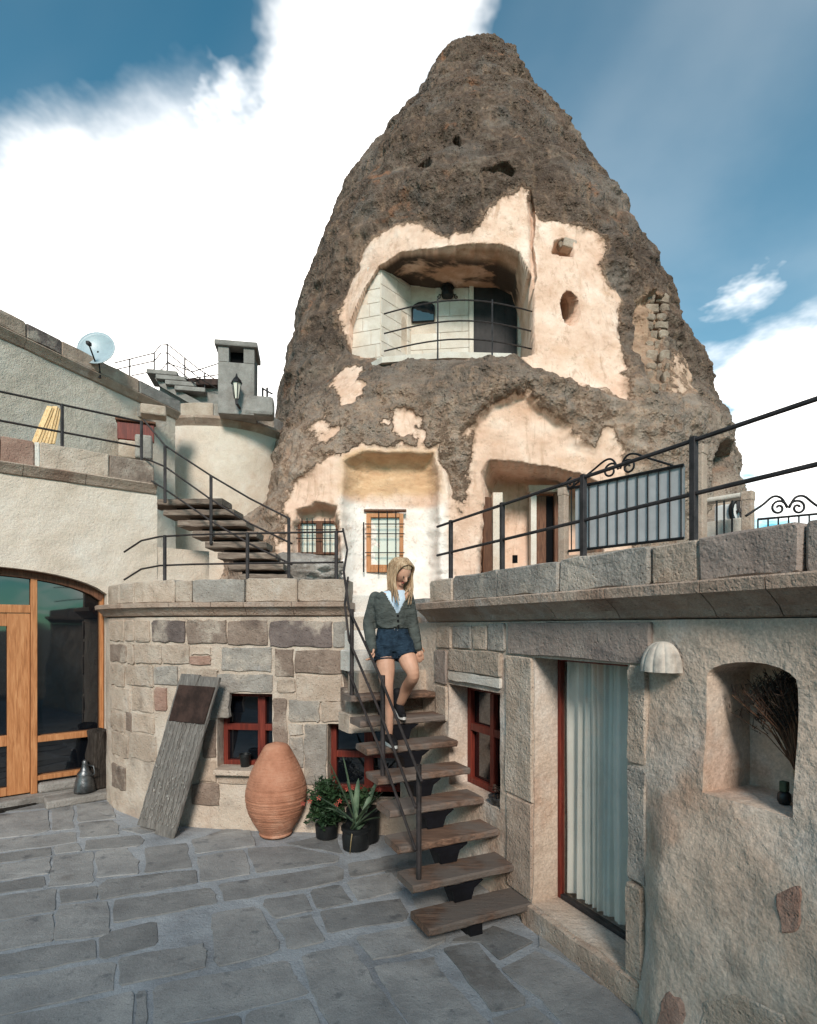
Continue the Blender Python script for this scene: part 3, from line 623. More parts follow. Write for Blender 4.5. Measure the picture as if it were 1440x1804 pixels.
# ------------------------------------------------------------------ balcony masonry, door and fittings
def seg_wall(p0, p1, z0, z1, thick, name, mat, parent):
    p0, p1 = Vector(p0), Vector(p1); d = (p1 - p0).normalized(); nrm = Vector((d.y, -d.x, 0))
    m = MB(); m.prism([(p0.x, p0.y, z0), (p1.x, p1.y, z0), (p1.x - nrm.x * thick, p1.y - nrm.y * thick, z0), (p0.x - nrm.x * thick, p0.y - nrm.y * thick, z0)], (0, 0, z1 - z0))
    m.build(name, mat, parent)
    L = (p1 - p0).length
    def mp(a, z_, o): q = p0 + d * a + nrm * o; return Vector((q.x, q.y, z_))
    return L, mp
LIP = 13.15; BZ = EYE + (HY - 623) / FPX * LIP; BT = 12.4
pA, pB = at(610, 600, 15.15), at(671, 600, 14.85); pC = at(724, 600, 15.75); pD = at(922, 600, 15.4); pE = at(946, 600, 13.8)
rng = random.Random(5)
def courses(L, mp, z0, z1, h, wmin, wmax, holes=(), seed=0, bev=0.008):
    rg = random.Random(seed); z_ = z0; k = 0
    while z_ < z1 - 0.05:
        hh = min(h * rg.uniform(0.94, 1.06), z1 - z_); a = -rg.uniform(0, wmin * 0.8)
        while a < L:
            ww = rg.uniform(wmin, wmax); a0, a1 = max(a, 0.0), min(a + ww, L); a += ww
            if a1 - a0 < 0.06: continue
            if any(a1 > h0 + 0.01 and a0 < h1 - 0.01 and z_ + hh > b0 + 0.01 and z_ < b1 - 0.01 for h0, h1, b0, b1 in holes):
                spans = [(a0, a1)]
                for h0, h1, b0, b1 in holes:
                    if z_ + hh > b0 + 0.01 and z_ < b1 - 0.01:
                        new = []
                        for q0, q1 in spans:
                            if h0 > q0: new.append((q0, min(q1, h0)))
                            if h1 < q1: new.append((max(q0, h1), q1))
                        spans = new
                spans = [q for q in spans if q[1] - q[0] > 0.05]
            else: spans = [(a0, a1)]
            for q0, q1 in spans:
                k += 1
                piece(round_poly(rect(q0 + 0.006, q1 - 0.006, z_ + 0.006, z_ + hh - 0.006), 9, 0.002, seed * 97 + k, 0.012), mp, -0.02, 0.022, bev, seed * 31 + k, 0.0015).build('ashlar_block', 'ashlar_cream', tower)
        z_ += hh
L, mp = seg_wall(pA, pB, BZ - 0.3, 10.35, 0.3, 'masonry_core', 'plaster_pale', tower); courses(L, mp, BZ, 11.65, 0.37, 0.55, 0.95, ((-1, L * 0.30, 10.4, 99), (-1, L * 0.62, 11.0, 99)), 1)
m = MB(); m.prism([mp(a, z_, 0.0) for a, z_ in ((L * 0.31, 10.35), (L, 10.35), (L, 11.6), (L * 0.63, 11.45), (L * 0.62, 10.98), (L * 0.31, 10.95))], mp(0, 0, -0.3) - mp(0, 0, 0)); m.build('masonry_core', 'plaster_pale', tower)
L, mp = seg_wall(pB, pC, BZ - 0.3, 11.65, 0.3, 'masonry_core', 'plaster_pale', tower); courses(L, mp, BZ, 11.6, 0.37, 0.5, 0.8, ((0.85, 1.10, 10.0, 10.7),), 2)
m = MB(); ap = [(0.86, 10.02), (1.09, 10.02), (1.09, 10.5), (1.05, 10.62), (0.975, 10.68), (0.90, 10.62), (0.86, 10.5)]
m.prism([mp(a, z_, 0.004) for a, z_ in ap], mp(0, 0, 0) - mp(0, 0, 0.01)); m.build('wall_niche', 'ashlar_tan', tower)
L, mp = seg_wall(pC, pD, BZ - 0.3, BT, 0.3, 'masonry_core', 'plaster_pale', tower)
def back_a(px): return L * (px - 724) / (922 - 724)
da0, da1 = back_a(836), back_a(911); dz1 = EYE + (HY - 506) / FPX * 15.5
wa0, wa1 = back_a(727), back_a(766); wz0, wz1 = EYE + (HY - 566) / FPX * 15.65, EYE + (HY - 532) / FPX * 15.65
courses(L, mp, BZ, BT - 0.1, 0.44, 0.55, 0.95, ((da0 - 0.13, da1 + 0.02, BZ, dz1 + 0.16), (wa0 - 0.03, wa1 + 0.03, wz0, wz1 + 0.05)), 3)
m = MB(); m.prism([mp(a, z_, 0.02) for a, z_ in rect(da0, da1, BZ, dz1)], mp(0, 0, 0.03) - mp(0, 0, 0)); dr = m.build('door', 'dark_door', tower)
m = MB()
for k in range(4): m.prism([mp(a, z_, 0.051) for a, z_ in rect(da0 + 0.06 + k * (da1 - da0 - 0.1) / 4, da0 + 0.03 + (k + 1) * (da1 - da0 - 0.1) / 4, BZ + 0.05, dz1 - 0.06)], mp(0, 0, 0.012) - mp(0, 0, 0))
m.build('door_board', 'dark_door', dr)
m = MB()
m.prism([mp(a, z_, 0.0) for a, z_ in rect(da0 - 0.12, da0 - 0.005, BZ, dz1)], mp(0, 0, 0.10) - mp(0, 0, 0)); m.build('door_jamb', 'ashlar_cream', tower)
m = MB(); m.prism([mp(a, z_, 0.0) for a, z_ in rect(da0 - 0.12, L, dz1 + 0.004, dz1 + 0.15)], mp(0, 0, 0.10) - mp(0, 0, 0)); m.build('door_lintel', 'ashlar_cream', tower)
arch = [(wa0, wz0), (wa1, wz0), (wa1, wz1 - 0.18)] + [((wa0 + wa1) / 2 + (wa1 - wa0) / 2 * math.cos(t), wz1 - 0.18 + 0.18 * math.sin(t)) for t in np.linspace(0.3, math.pi - 0.3, 7)] + [(wa0, wz1 - 0.18)]
m = MB(); m.prism([mp(a, z_, 0.024) for a, z_ in arch], mp(0, 0, 0.012) - mp(0, 0, 0)); wnd = m.build('window', 'teal_glass', tower)
m = MB(); path = [mp(a, z_, 0.05) for a, z_ in arch]; m.tube(path + [path[0]], 0.025, 6); m.build('frame', 'black_iron', wnd)
L2, mp2 = seg_wall(pD, pE, BZ - 0.3, 10.9, 0.3, 'masonry_core', 'plaster_pale', tower); courses(L2, mp2, BZ, 10.85, 0.44, 0.5, 0.8, (), 4)
m = MB(); m.prism([Vector((q[0], q[1], BZ - 0.14)) for q in ((pA.x - 0.1, pA.y - 0.1), (pB.x - 0.35, LIP + 0.65), (pB.x + 0.1, LIP + 0.15), (at(790, 0, LIP).x, LIP - 0.1), (at(900, 0, LIP).x, LIP - 0.02), (pE.x, pE.y), (pD.x, pD.y + 0.2), (pC.x, pC.y + 0.2), (pA.x, pA.y + 0.2))], (0, 0, 0.14))
m.build('balcony_floor', 'ashlar_cream', tower)
# wrought lamp on the balcony's back wall
lp = mp(back_a(790), EYE + (HY - 512) / FPX * 15.5, 0.12)
lan = thing('balcony_lamp', lp, 'black ironwork lamp on the back wall of the rock balcony', 'lamp')
m = MB(); m.lathe([(0.02, 0.22), (0.13, 0.16), (0.20, 0.08), (0.15, 0.075), (0.17, -0.10), (0.16, -0.16), (0.03, -0.2)], lp, 8); m.build('lantern', 'black_iron', lan)
m = MB()
for sx in (-1, 1): m.tube(spiral(lp + Vector((sx * 0.24, 0, -0.16)), (1, 0, 0), (0, 0, 1), 0.06, 1.2, math.pi / 2, sx), 0.014, 6); m.tube([lp + Vector((0, 0, 0.2)), lp + Vector((sx * 0.07, 0, 0.24))], 0.014, 6); m.tube(spiral(lp + Vector((sx * 0.07, 0, 0.30)), (1, 0, 0), (0, 0, 1), 0.06, 1.1, -math.pi / 2, -sx), 0.014, 6)
m.tube([lp + Vector((-0.24, 0, -0.1)), lp + Vector((0, 0, -0.12)), lp + Vector((0.24, 0, -0.1))], 0.014, 6); m.build('bracket', 'black_iron', lan)
# balcony railing: three bowed rails, two posts
br = thing('balcony_railing', at(800, 620, 13.1), 'thin bowed iron railing of three rails across the rock balcony', 'railing')
def bow(y):
    zc = EYE + (HY - y) / FPX * 13.1; a_, c_ = at(677, 600, 13.55), at(938, 600, 13.45); out = []
    for t in np.linspace(0, 1, 15): out.append(Vector((a_.x + (c_.x - a_.x) * t, a_.y + (c_.y - a_.y) * t - 0.52 * math.sin(math.pi * t), zc)))
    return out
for y in (534, 570, 602): m = MB(); m.tube(bow(y), 0.017, 6); m.build('rail', 'iron_thin', br)
for k in (5, 10): m = MB(); q = bow(534)[k]; m.tube([Vector((q.x, q.y, BZ - 0.3)), q + Vector((0, 0, 0.06))], 0.02, 6); m.build('post', 'iron', br)
# rubble stones filling the tall slot on the right shoulder
sl = outline([(1133, 520), (1183, 520), (1183, 690), (1133, 690)])
yy = 516
rg = random.Random(9)
while yy < 684:
    hgt = rg.uniform(13, 24); x0 = 1137
    while x0 < 1178:
        ww = rg.uniform(14, 26); x1 = min(x0 + ww, 1180)
        if x1 - x0 > 7:
            dd = rock_d((x0 + x1) / 2, yy + hgt / 2) 
            pts = [(x0 + 1, yy + 1), (x1 - 1, yy + 1), (x1 - 1, yy + hgt - 1), (x0 + 1, yy + hgt - 1)]
            pc = [at(px, py, dd) for px, py in pts]
            piece(round_poly([(p.x, p.z) for p in pc], 0.12, 0.02, int(x0 * 7 + yy), 0.07), lambda a, z_, o, dd=dd: Vector((a, dd - o, z_)), -0.18, 0.02 + rg.uniform(0, 0.05), 0.03, int(x0 + yy), 0.015).build('stone', 'rubble', tower)
        x0 = x1
    yy += hgt
m = MB(); q = at(1001, 434, rock_d(1000, 431) + 0.02); m.box(q, 0.34, 0.3, 0.22, (0.96, 0.1, -0.22), None, (0.22, 0, 0.97), 0.03); m.build('stone', 'ashlar_tan', tower)
q = at(986, 432, rock_d(984, 433) - 0.06); m = MB(); m.box(q, 0.12, 0.2, 0.2, (0.9, 0, 0.4), None, (-0.4, 0, 0.9), 0.03); m.build('stone', 'rubble', tower)

# ------------------------------------------------------------------ windows and doors at the tower's foot
def rwin(x0, x1, y0, y1, d, frame_px, frame_mat, pane_mat, vbars, hbars, gril_v=(), gril_h=(), name='window', arch_top=0):
    """a window in a frontal wall: frame members, panes between, iron bars in front"""
    sx = d / FPX
    def pt(px, py, dd): return at(px, py, d) + Vector((0, dd, 0))
    core = MB(); core.box((pt(x0, y0, 0.05) + pt(x1, y1, 0.05)) / 2, (x1 - x0) * sx, 0.02, (y1 - y0) * sx)
    wd = core.build(name, pane_mat, tower)
    def bar(ax0, ax1, ay0, ay1, nm, mat, dep=0.07, fr=-0.01):
        m = MB(); m.box((pt(ax0, ay0, fr) + pt(ax1, ay1, fr)) / 2, abs(ax1 - ax0) * sx, dep, abs(ay1 - ay0) * sx, bev=0.006); m.build(nm, mat, wd)
    f = frame_px
    bar(x0, x0 + f, y0, y1, 'frame', frame_mat); bar(x1 - f, x1, y0, y1, 'frame', frame_mat)
    bar(x0 + f, x1 - f, y0, y0 + f, 'frame', frame_mat); bar(x0 + f, x1 - f, y1 - f, y1, 'frame', frame_mat)
    for x, wdt in vbars: bar(x - wdt / 2, x + wdt / 2, y0 + f, y1 - f, 'mullion', frame_mat, 0.06)
    for y, hgt in hbars: bar(x0 + f, x1 - f, y - hgt / 2, y + hgt / 2, 'glazing_bar', frame_mat, 0.05)
    for x in gril_v: m = MB(); m.tube([pt(x, y0 - 3, -0.12), pt(x, y1 + 3, -0.12)], 0.012, 6); m.build('grille_bar', 'black_iron', wd)
    for y in gril_h: m = MB(); m.tube([pt(x0 - 2, y, -0.13), pt(x1 + 2, y, -0.13)], 0.012, 6); m.build('grille_bar', 'black_iron', wd)
    return wd
wd_d = rock_d(678, 955) - 0.06
rwin(646, 711, 905, 1008, wd_d, 7, 'pine', 'pale_glass', [(651, 6)], [(998, 6)], (668, 683, 698), (925, 942, 975))
m = MB(); m.tube([at(641, 920, wd_d - 0.16), at(641, 1008, wd_d - 0.16)], 0.018, 6); m.build('shutter_rod', 'black_iron', tower)
m = MB(); m.box(at(679, 900, wd_d + 0.02), 0.95, 0.14, 0.05, bev=0.008); m.build('window_head', 'brown_wood', tower)
wd_e = min(rock_d(560, 950), rock_d(540, 950), rock_d(580, 950)) - 0.05
rwin(526, 596, 918, 977, wd_e, 4, 'brown_wood', 'pale_glass', [(563, 12)], [], (534, 543, 552, 574, 583), (935, 950))
m = MB(); m.box(at(561, 982, wd_e - 0.05), 1.0, 0.2, 0.06, bev=0.01); m.build('window_sill', 'ashlar_grey', tower)
# porch in the right foot: inner wall patch, doors
pd = rock_d(905, 950)
print('porch depth', pd, 'window depth', wd_d, wd_e, 'face', rock_d(800, 950), rock_d(1000, 940))
def pdoor(x0, x1, y0, y1, d, mat, yaw=0.0, th=0.06, name='door'):
    m = MB(); c_ = at((x0 + x1) / 2, (y0 + y1) / 2, d); ax = Vector((math.cos(yaw), math.sin(yaw), 0))
    m.box(c_, (x1 - x0) * d / FPX / max(0.3, math.cos(yaw)), th, (y1 - y0) * d / FPX, ax, bev=0.008); return m.build(name, mat, tower)
fd = rock_d(820, 960) + 0.35
pdoor(934, 944, 866, 1040, pd - 0.35, 'ashlar_cream', 0, 0.2, 'door_jamb')
pdoor(944, 962, 874, 1040, pd - 0.3, 'brown_wood'); pdoor(962, 976, 874, 1040, pd - 0.28, 'inside_shade', 0, 0.05, 'door_gap_shade')  # the near-black panel paints the shade in the gap beside the door
pdoor(976, 996, 870, 1040, pd - 0.4, 'brown_wood', 0, 0.14, 'door_post')
pdoor(930, 1000, 856, 868, pd - 0.4, 'ashlar_tan', 0, 0.2, 'door_lintel')
pdoor(851, 866, 876, 1040, fd, 'brown_wood', 0.5, 0.06); pdoor(838, 850, 890, 1040, fd + 0.1, 'dark_door', 0.8, 0.06, 'door_leaf')
pdoor(867, 884, 870, 1040, fd + 0.35, 'plaster_pale', 0, 0.3, 'door_jamb')
pdoor(903, 912, 978, 992, pd - 0.04, 'inside_shade', 0, 0.05, 'vent_shade')  # dark slab painted as the shade inside a small vent
# ------------------------------------------------------------------ ground, terraces
m = MB(); m.add([(-900, -900, -0.03), (900, -900, -0.03), (900, 1500, -0.03), (-900, 1500, -0.03)], [(0, 1, 2, 3)]); structure(m.build('ground', 'dirt'))
yard = MB(); rows = []
for j in range(61):
    rows.append([])
    for i in range(71):
        x, y = -7 + 10.5 * i / 70, -1.5 + 10.5 * j / 60
        rows[-1].append(Vector((x, y, 0.006 * n1(x * 1.5, y * 1.5, 0, 3) + 0.004 * n1(x * 5, y * 5, 0, 4))))
yard.grid(rows); court = structure(yard.build('courtyard', 'mortar_floor', None, smooth=True))
PAV1 = [  # paving stones measured at twice the photograph's scale from (0,1360)
 [(-260,175),(172,135),(175,208),(100,225),(-260,262)], [(180,135),(258,118),(262,200),(182,210)], [(270,115),(390,105),(410,165),(275,180)],
 [(278,182),(400,170),(418,190),(418,222),(280,235)], [(-260,268),(265,212),(272,248),(185,262),(-260,312)], [(300,245),(490,225),(510,240),(495,262),(400,272),(295,280)],
 [(190,264),(280,250),(290,280),(192,290)], [(-260,322),(183,267),(183,295),(-260,360)], [(-260,368),(180,302),(178,360),(-260,422)], [(190,296),(330,284),(328,390),(170,410)],
 [(337,282),(450,270),(490,320),(492,360),(340,375)], [(-260,432),(160,370),(163,406),(-260,468)], [(512,268),(660,250),(675,340),(510,358)], [(675,240),(880,205),(905,260),(690,290)],
 [(692,300),(860,274),(885,360),(710,392)], [(872,270),(1020,262),(1200,298),(1192,318),(900,358)], [(345,402),(380,382),(690,347),(697,395),(350,455)], [(-260,478),(195,412),(200,455),(195,490),(-260,566)],
 [(205,420),(345,402),(352,415),(340,450),(210,465)], [(398,457),(740,410),(765,440),(770,465),(400,535)], [(770,397),(1190,330),(1215,350),(1210,380),(1060,415),(790,460)],
 [(-260,575),(190,500),(185,600),(-260,680)], [(205,472),(385,457),(388,560),(375,578),(190,598)], [(345,592),(400,562),(550,527),(560,608),(350,665)], [(745,502),(900,477),(920,492),(990,610),(980,635),(770,690),(755,660),(750,560)],
 [(930,452),(1070,430),(1100,490),(970,522),(932,475)], [(1090,420),(1195,397),(1245,460),(1120,485)], [(975,530),(1100,504),(1150,600),(1020,628)], [(1220,387),(1380,354),(1420,415),(1260,458)],
 [(-260,690),(335,592),(340,660),(-260,775)], [(425,657),(720,607),(730,640),(728,690),(420,760)], [(-260,785),(410,667),(410,770),(-260,915)], [(-260,925),(470,777),(472,990),(-260,1080)],
 [(480,777),(520,770),(515,985),(478,988)], [(535,767),(600,742),(1020,664),(1045,720),(1090,785),(860,845),(540,905)], [(870,852),(1090,802),(1150,960),(850,1000)], [(530,915),(850,858),(840,1010),(530,1060)],
 [(1225,322),(1440,290),(1445,335),(1235,372)], [(425,205),(520,190),(640,205),(500,222)], [(700,235),(860,180),(880,200),(720,232)], [(1010,255),(1180,215),(1210,292)], [(-260,130),(120,85),(250,100),(170,128),(-260,168)]]
PAV2 = [  # the same from (520,1360)
 [(90,492),(370,447),(400,500),(390,525),(110,570)], [(210,582),(470,532),(520,562),(535,598),(450,630),(270,665)], [(25,652),(50,642),(195,612),(220,650),(380,880),(440,960),(150,960),(60,780)],
 [(275,692),(300,682),(490,652),(510,700),(680,880),(740,960),(450,960)], [(520,622),(640,602),(700,680),(815,808),(800,830),(690,850)], [(720,692),(850,632),(1100,760),(1300,960),(1010,960),(870,810)],
 [(410,442),(560,402),(600,450),(580,480),(440,500)], [(545,600),(700,545),(842,600),(720,665),(650,600)], [(690,872),(840,825),(1000,965),(760,965)], [(850,520),(990,590),(1180,760),(1110,745),(860,615)],
 [(600,380),(760,400),(850,470),(700,520),(610,470)], [(300,300),(520,270),(560,340),(330,380)]]
k = 0
for lst, ox in ((PAV1, 0), (PAV2, 520)):
    for pts in lst:
        k += 1; fl = [on_floor(ox + x / 2, 1360 + y / 2) for x, y in pts]
        ol = round_poly([(p.x, p.y) for p in fl], 0.11, 0.010, k, 0.034)
        piece(ol, lambda a, b_, o: Vector((a, b_, o)), -0.02, 0.0085 + 0.002 * math.sin(k * 2.3), 0.004, k, 0.002).build('paving_stone', 'paver', court, fix=True)

# retaining wall line (plan), left of the stair
RC = [(-3.99, 7.50), (-3.78, 7.12), (-3.45, 6.78), (-3.05, 6.48), (-2.63, 6.28), (-1.97, 6.17), (-1.34, 6.10), (-0.663, 6.03), (-0.05, 5.965), (0.09, 5.94)]
RC = [Vector(p) for p in RC]
_fine = []
for i in range(len(RC) - 1):
    p0, p1, p2, p3 = RC[max(i - 1, 0)], RC[i], RC[i + 1], RC[min(i + 2, len(RC) - 1)]
    for j in range(12):
        t = j / 12; _fine.append(0.5 * ((2 * p1) + (p2 - p0) * t + (2 * p0 - 5 * p1 + 4 * p2 - p3) * t * t + (3 * p1 - p0 - 3 * p2 + p3) * t ** 3))
_fine.append(RC[-1]); _sl = [0.0]
for i in range(1, len(_fine)): _sl.append(_sl[-1] + (_fine[i] - _fine[i - 1]).length)
CL = _sl[-1]; _fx = np.array([p.x for p in _fine]); _fy = np.array([p.y for p in _fine]); _sl = np.array(_sl)
def cw(s, z_, o=0.0):
    x, y = np.interp(s, _sl, _fx), np.interp(s, _sl, _fy); e = 0.05
    dx = np.interp(min(s + e, CL), _sl, _fx) - np.interp(max(s - e, 0), _sl, _fx); dy = np.interp(min(s + e, CL), _sl, _fy) - np.interp(max(s - e, 0), _sl, _fy)
    q = math.hypot(dx, dy); return Vector((x + dy / q * o, y - dx / q * o, z_))
def cs(px):                              # photograph column -> s along the curved wall
    b_ = (px - HX) / FPX; f = _fx - b_ * _fy
    return float(np.interp(0.0, f, _sl)) if f[0] < f[-1] else 0.0
def cz(px, py): s = cs(px); return EYE + (HY - py) / FPX * float(np.interp(s, _sl, _fy))
S_END = cs(612)                          # the wall's parapet stops here, at the stair opening
rwall = thing('retaining_wall', (-1.5, 6.2, 0), 'curved retaining wall of brown and grey stone blocks behind the clay jar', 'wall')
def cface(s, z_):
    o = 0.012 * n1(s * 2.2, z_ * 2.2, 0, 8) + 0.006 * n1(s * 9, z_ * 9, 0, 9) + 0.05 * max(0, 0.35 - z_) * (1 + n1(s * 3, 0, 0, 4))
    return cw(s, z_, o)
wl_ = solid_sheet(cface, 0.0, CL, -0.02, 2.30, 120, 56, lambda s, z_: cw(s, z_, -0.40)).build('wall_core', 'mortar_wall', rwall, auto=40)
def copen(x0, x1, y0, y1, dep=0.30):
    s0, s1 = cs(x0), cs(x1); z0, z1 = cz(x0, y1), cz(x0, y0); m = MB()
    c0, c1 = cw(s0, 0, 0.2), cw(s1, 0, 0.2); nrm = (cw((s0 + s1) / 2, 0, 1) - cw((s0 + s1) / 2, 0, 0)).normalized()
    m.prism([Vector((c0.x, c0.y, z0)), Vector((c1.x, c1.y, z0)), Vector((c1.x, c1.y, z1)), Vector((c0.x, c0.y, z1))], -nrm * (dep + 0.2)); return m, (s0, s1, z0, z1)
c1_, W1 = copen(384, 480, 1221, 1352); c2_, W2 = copen(577, 706, 1275, 1400)
cut(wl_, [c1_, c2_])
def cwin(W, dep, vx, hz, fw, frame_left):
    s0, s1, z0, z1 = W; q = cw((s0 + s1) / 2, 0); nrm = (cw((s0 + s1) / 2, 0, 1) - q).normalized(); tx = Vector((-nrm.y, nrm.x, 0))
    if tx.x < 0: tx = -tx
    Lw = (cw(s1, 0) - cw(s0, 0)).length; base = cw(s0, 0) - nrm * dep
    def bx(a0, a1, b0, b1, o, th, nm, mat, par, bev=0.004):
        m = MB(); m.box(base + tx * ((a0 + a1) / 2) + nrm * o + Vector((0, 0, (b0 + b1) / 2)), a1 - a0, th, b1 - b0, tx, bev=bev); return m.build(nm, mat, par)
    pane = bx(0, Lw, z0, z1, 0.01, 0.012, 'window', 'dark_glass', rwall, 0)
    bx(0, fw, z0, z1, 0.045, 0.06, 'frame', 'red_wood', pane); bx(Lw - fw, Lw, z0, z1, 0.045, 0.06, 'frame', 'red_wood', pane)
    bx(fw, Lw - fw, z1 - fw, z1, 0.045, 0.06, 'frame', 'red_wood', pane); bx(fw, Lw - fw, z0, z0 + fw, 0.045, 0.06, 'frame', 'red_wood', pane)
    for v, ww in vx: bx(v - ww / 2, v + ww / 2, z0 + fw, z1 - fw, 0.05, 0.06, 'mullion', 'red_wood', pane)
    for h, ww in hz: bx(fw, Lw - fw, h - ww / 2, h + ww / 2, 0.048, 0.05, 'glazing_bar', 'red_wood', pane)
    m = MB(); m.box(base + tx * (Lw / 2) + nrm * (dep * 0.5 + 0.05) + Vector((0, 0, z0 - 0.03)), Lw + 0.02, dep + 0.12, 0.06, tx, bev=0.012); m.build('window_sill', 'ashlar_tan', rwall)
    return base, tx, nrm, Lw
w1b = cwin(W1, 0.22, [(0.44, 0.085)], [(W1[2] + 0.42, 0.07)], 0.05, 0)
cwin(W2, 0.24, [(0.42, 0.10)], [(W2[2] + 0.40, 0.07)], 0.06, 0)
# stones of the curved wall: (x0,x1,y0,y1) measured at 3.13x from (180,1000)
CSTONES = [(50,125,292,405,'ashlar_tan'),(130,180,292,405,'ashlar_tan'),(186,266,292,408,'ashlar_tan'),(278,460,290,410,'ashlar_dark'),(472,688,290,420,'ashlar_brown'),(697,915,292,428,'ashlar_brown'),(925,1272,293,437,'ashlar_dark'),(1280,1345,300,440,'ashlar_grey'),
 (50,136,425,520,'ashlar_brown'),(142,178,425,530,'ashlar_tan'),(184,330,424,530,'ashlar_tan'),(336,482,424,530,'ashlar_tan'),(490,602,436,482,'ashlar_tan'),(486,600,490,536,'ashlar_red'),(660,938,440,572,'ashlar_grey'),(955,1056,450,600,'ashlar_brown'),(1068,1350,455,582,'ashlar_brown'),
 (55,130,530,650,'ashlar_tan'),(138,284,540,650,'ashlar_tan'),(290,420,545,650,'ashlar_grey'),(430,640,560,650,'ashlar_tan'),(640,938,586,688,'ashlar_grey'),(970,1066,612,690,'ashlar_tan'),(1075,1322,596,736,'ashlar_tan'),(1332,1420,575,720,'ashlar_brown'),
 (60,160,660,790,'ashlar_tan'),(170,288,662,792,'ashlar_tan'),(296,362,662,790,'ashlar_red'),(560,700,660,830,'ashlar_grey'),(945,1022,716,1005,'ashlar_brown'),(1032,1200,728,852,'ashlar_grey'),(1210,1372,742,850,'ashlar_tan'),
 (56,132,800,900,'ashlar_tan'),(138,168,800,900,'ashlar_brown'),(176,292,806,910,'ashlar_tan'),(560,632,840,1050,'ashlar_brown'),(1032,1112,862,922,'ashlar_grey'),(1032,1112,928,1100,'ashlar_grey'),(1118,1236,862,1200,'ashlar_grey'),
 (60,150,910,1040,'ashlar_tan'),(160,300,920,1060,'ashlar_tan'),(540,632,1060,1180,'ashlar_tan'),(500,650,1190,1310,'ashlar_brown'),(640,860,1135,1188,'ashlar_tan'),(62,135,1090,1220,'ashlar_brown')]
for i, (x0, x1, y0, y1, mt) in enumerate(CSTONES):
    X0, X1, Y0, Y1 = 180 + x0 / 3.13, 180 + x1 / 3.13, 1000 + y0 / 3.13, 1000 + y1 / 3.13
    s0, s1 = cs(X0), cs(X1); xm = (X0 + X1) / 2; z1_, z0_ = cz(xm, Y0), cz(xm, Y1)
    piece(round_poly(rect(s0, s1, z0_, z1_), 0.08, 0.011, i + 50, 0.024), cw, -0.05, 0.014 + 0.008 * random.random() + (0.05 * max(0, 0.35 - z0_)), 0.009, i, 0.005).build('stone', mt, rwall)
# cornice and parapet stones of the curved wall
def cornice_piece(fn, s0, s1, zb, zt, prof, parent, mat, name='cornice_stone', n=6):
    m = MB(); rows = []
    for i in range(n + 1):
        s = s0 + (s1 - s0) * i / n; rows.append([fn(s, zb + (zt - zb) * q[1], q[0]) for q in prof])
    np_ = len(prof); vs_ = [p for r_ in rows for p in r_]; fs = []
    for i in range(n):
        for j in range(np_): fs.append((i * np_ + j, i * np_ + (j + 1) % np_, (i + 1) * np_ + (j + 1) % np_, (i + 1) * np_ + j))
    fs.append(tuple(range(np_))); fs.append(tuple(n * np_ + j for j in range(np_)))
    return m.add(vs_, fs).build(name, mat, parent)
PROF = [(-0.30, 0.0), (0.0, 0.0), (0.03, 0.06), (0.055, 0.30), (0.10, 0.62), (0.125, 0.66), (0.13, 0.96), (0.12, 1.0), (-0.30, 1.0)]
cuts = [0.02, cs(230), cs(310), cs(381), cs(437), cs(520), S_END + 0.03]
for i in range(len(cuts) - 1):
    cornice_piece(cw, cuts[i] + 0.003, cuts[i + 1] - 0.003, 2.31, 2.455, PROF, rwall, 'cornice_stone')
caps = [(192, 212, 'ashlar_tan'), (212, 238, 'ashlar_tan'), (238, 309, 'ashlar_tan'), (309, 339, 'ashlar_tan'), (339, 432, 'ashlar_grey'), (432, 525, 'ashlar_tan'), (525, 612, 'ashlar_tan')]
for i, (x0, x1, mt) in enumerate(caps):
    s0, s1 = max(cs(x0), 0.02), min(cs(x1), S_END)
    m = piece(round_poly(rect(s0 + 0.006, s1 - 0.006, 2.458, 2.70 + 0.006 * (i % 3)), 0.1, 0.006, i + 200, 0.03), cw, -0.34, 0.012, 0.016, i + 9, 0.005); m.build('parapet_stone', mt, rwall)
# end of the wall beside the stair opening
GL0 = cw(S_END, 0, 0); gu = Vector((-0.4239, 0.9057, 0))
m = MB(); m.prism([GL0 + Vector((0, 0.02, 1.2)), GL0 + gu * 1.3 + Vector((0, 0.02, 1.2)), GL0 + gu * 1.3 + Vector((-0.3, 0, 1.2)), GL0 + Vector((-0.3, 0.05, 1.2))], (0, 0, 1.29)); m.build('stair_cheek', 'mortar_wall', rwall)

# terrace floors (one level, two sides of the stair opening)
back = [(9.0, 7.0), (9.0, 30), (-12, 30), (-12, 9.2)]
lt = [cw(s, 0, -0.36) for s in np.linspace(0.0, S_END - 0.02, 22)]
e0 = GL0 + gu * 1.05
m = MB(); m.prism([Vector((p.x, p.y, 0)) for p in lt] + [Vector((GL0.x - 0.02, GL0.y + 0.3, 0)), Vector((e0.x - 0.02, e0.y, 0)), Vector((-1.1, 8.6, 0)), Vector((-2.6, 9.4, 0)), Vector((-4.0, 8.9, 0))], (0, 0, 2.50)); structure(m.build('terrace', 'concrete'))
m = MB(); r0 = rw(-2.9, 0, -0.46); r1 = rw(1.95, 0, -0.46); r2 = rw(3.1, 0, -0.10)
m.prism([Vector((p[0], p[1], 0)) for p in (r0, (r0.x + 3.2, r0.y + 1.0), (6.4, 9.5), (-0.2, 9.6), (-0.9, 7.9), r2, rw(1.98, 0, -0.10), rw(1.97, 0, -0.46))], (0, 0, 2.495)); structure(m.build('terrace', 'concrete'))
m = MB(); m.prism([(-0.92, 7.62, 0), (-0.21, 9.63, 0), (9, 9.51, 0), (14, 9.6, 0), (14, 34, 0), (-14, 34, 0), (-14, 9.7, 0), (-2.6, 9.41, 0), (-1.12, 8.58, 0)], (0, 0, 2.49)); structure(m.build('terrace', 'concrete'))

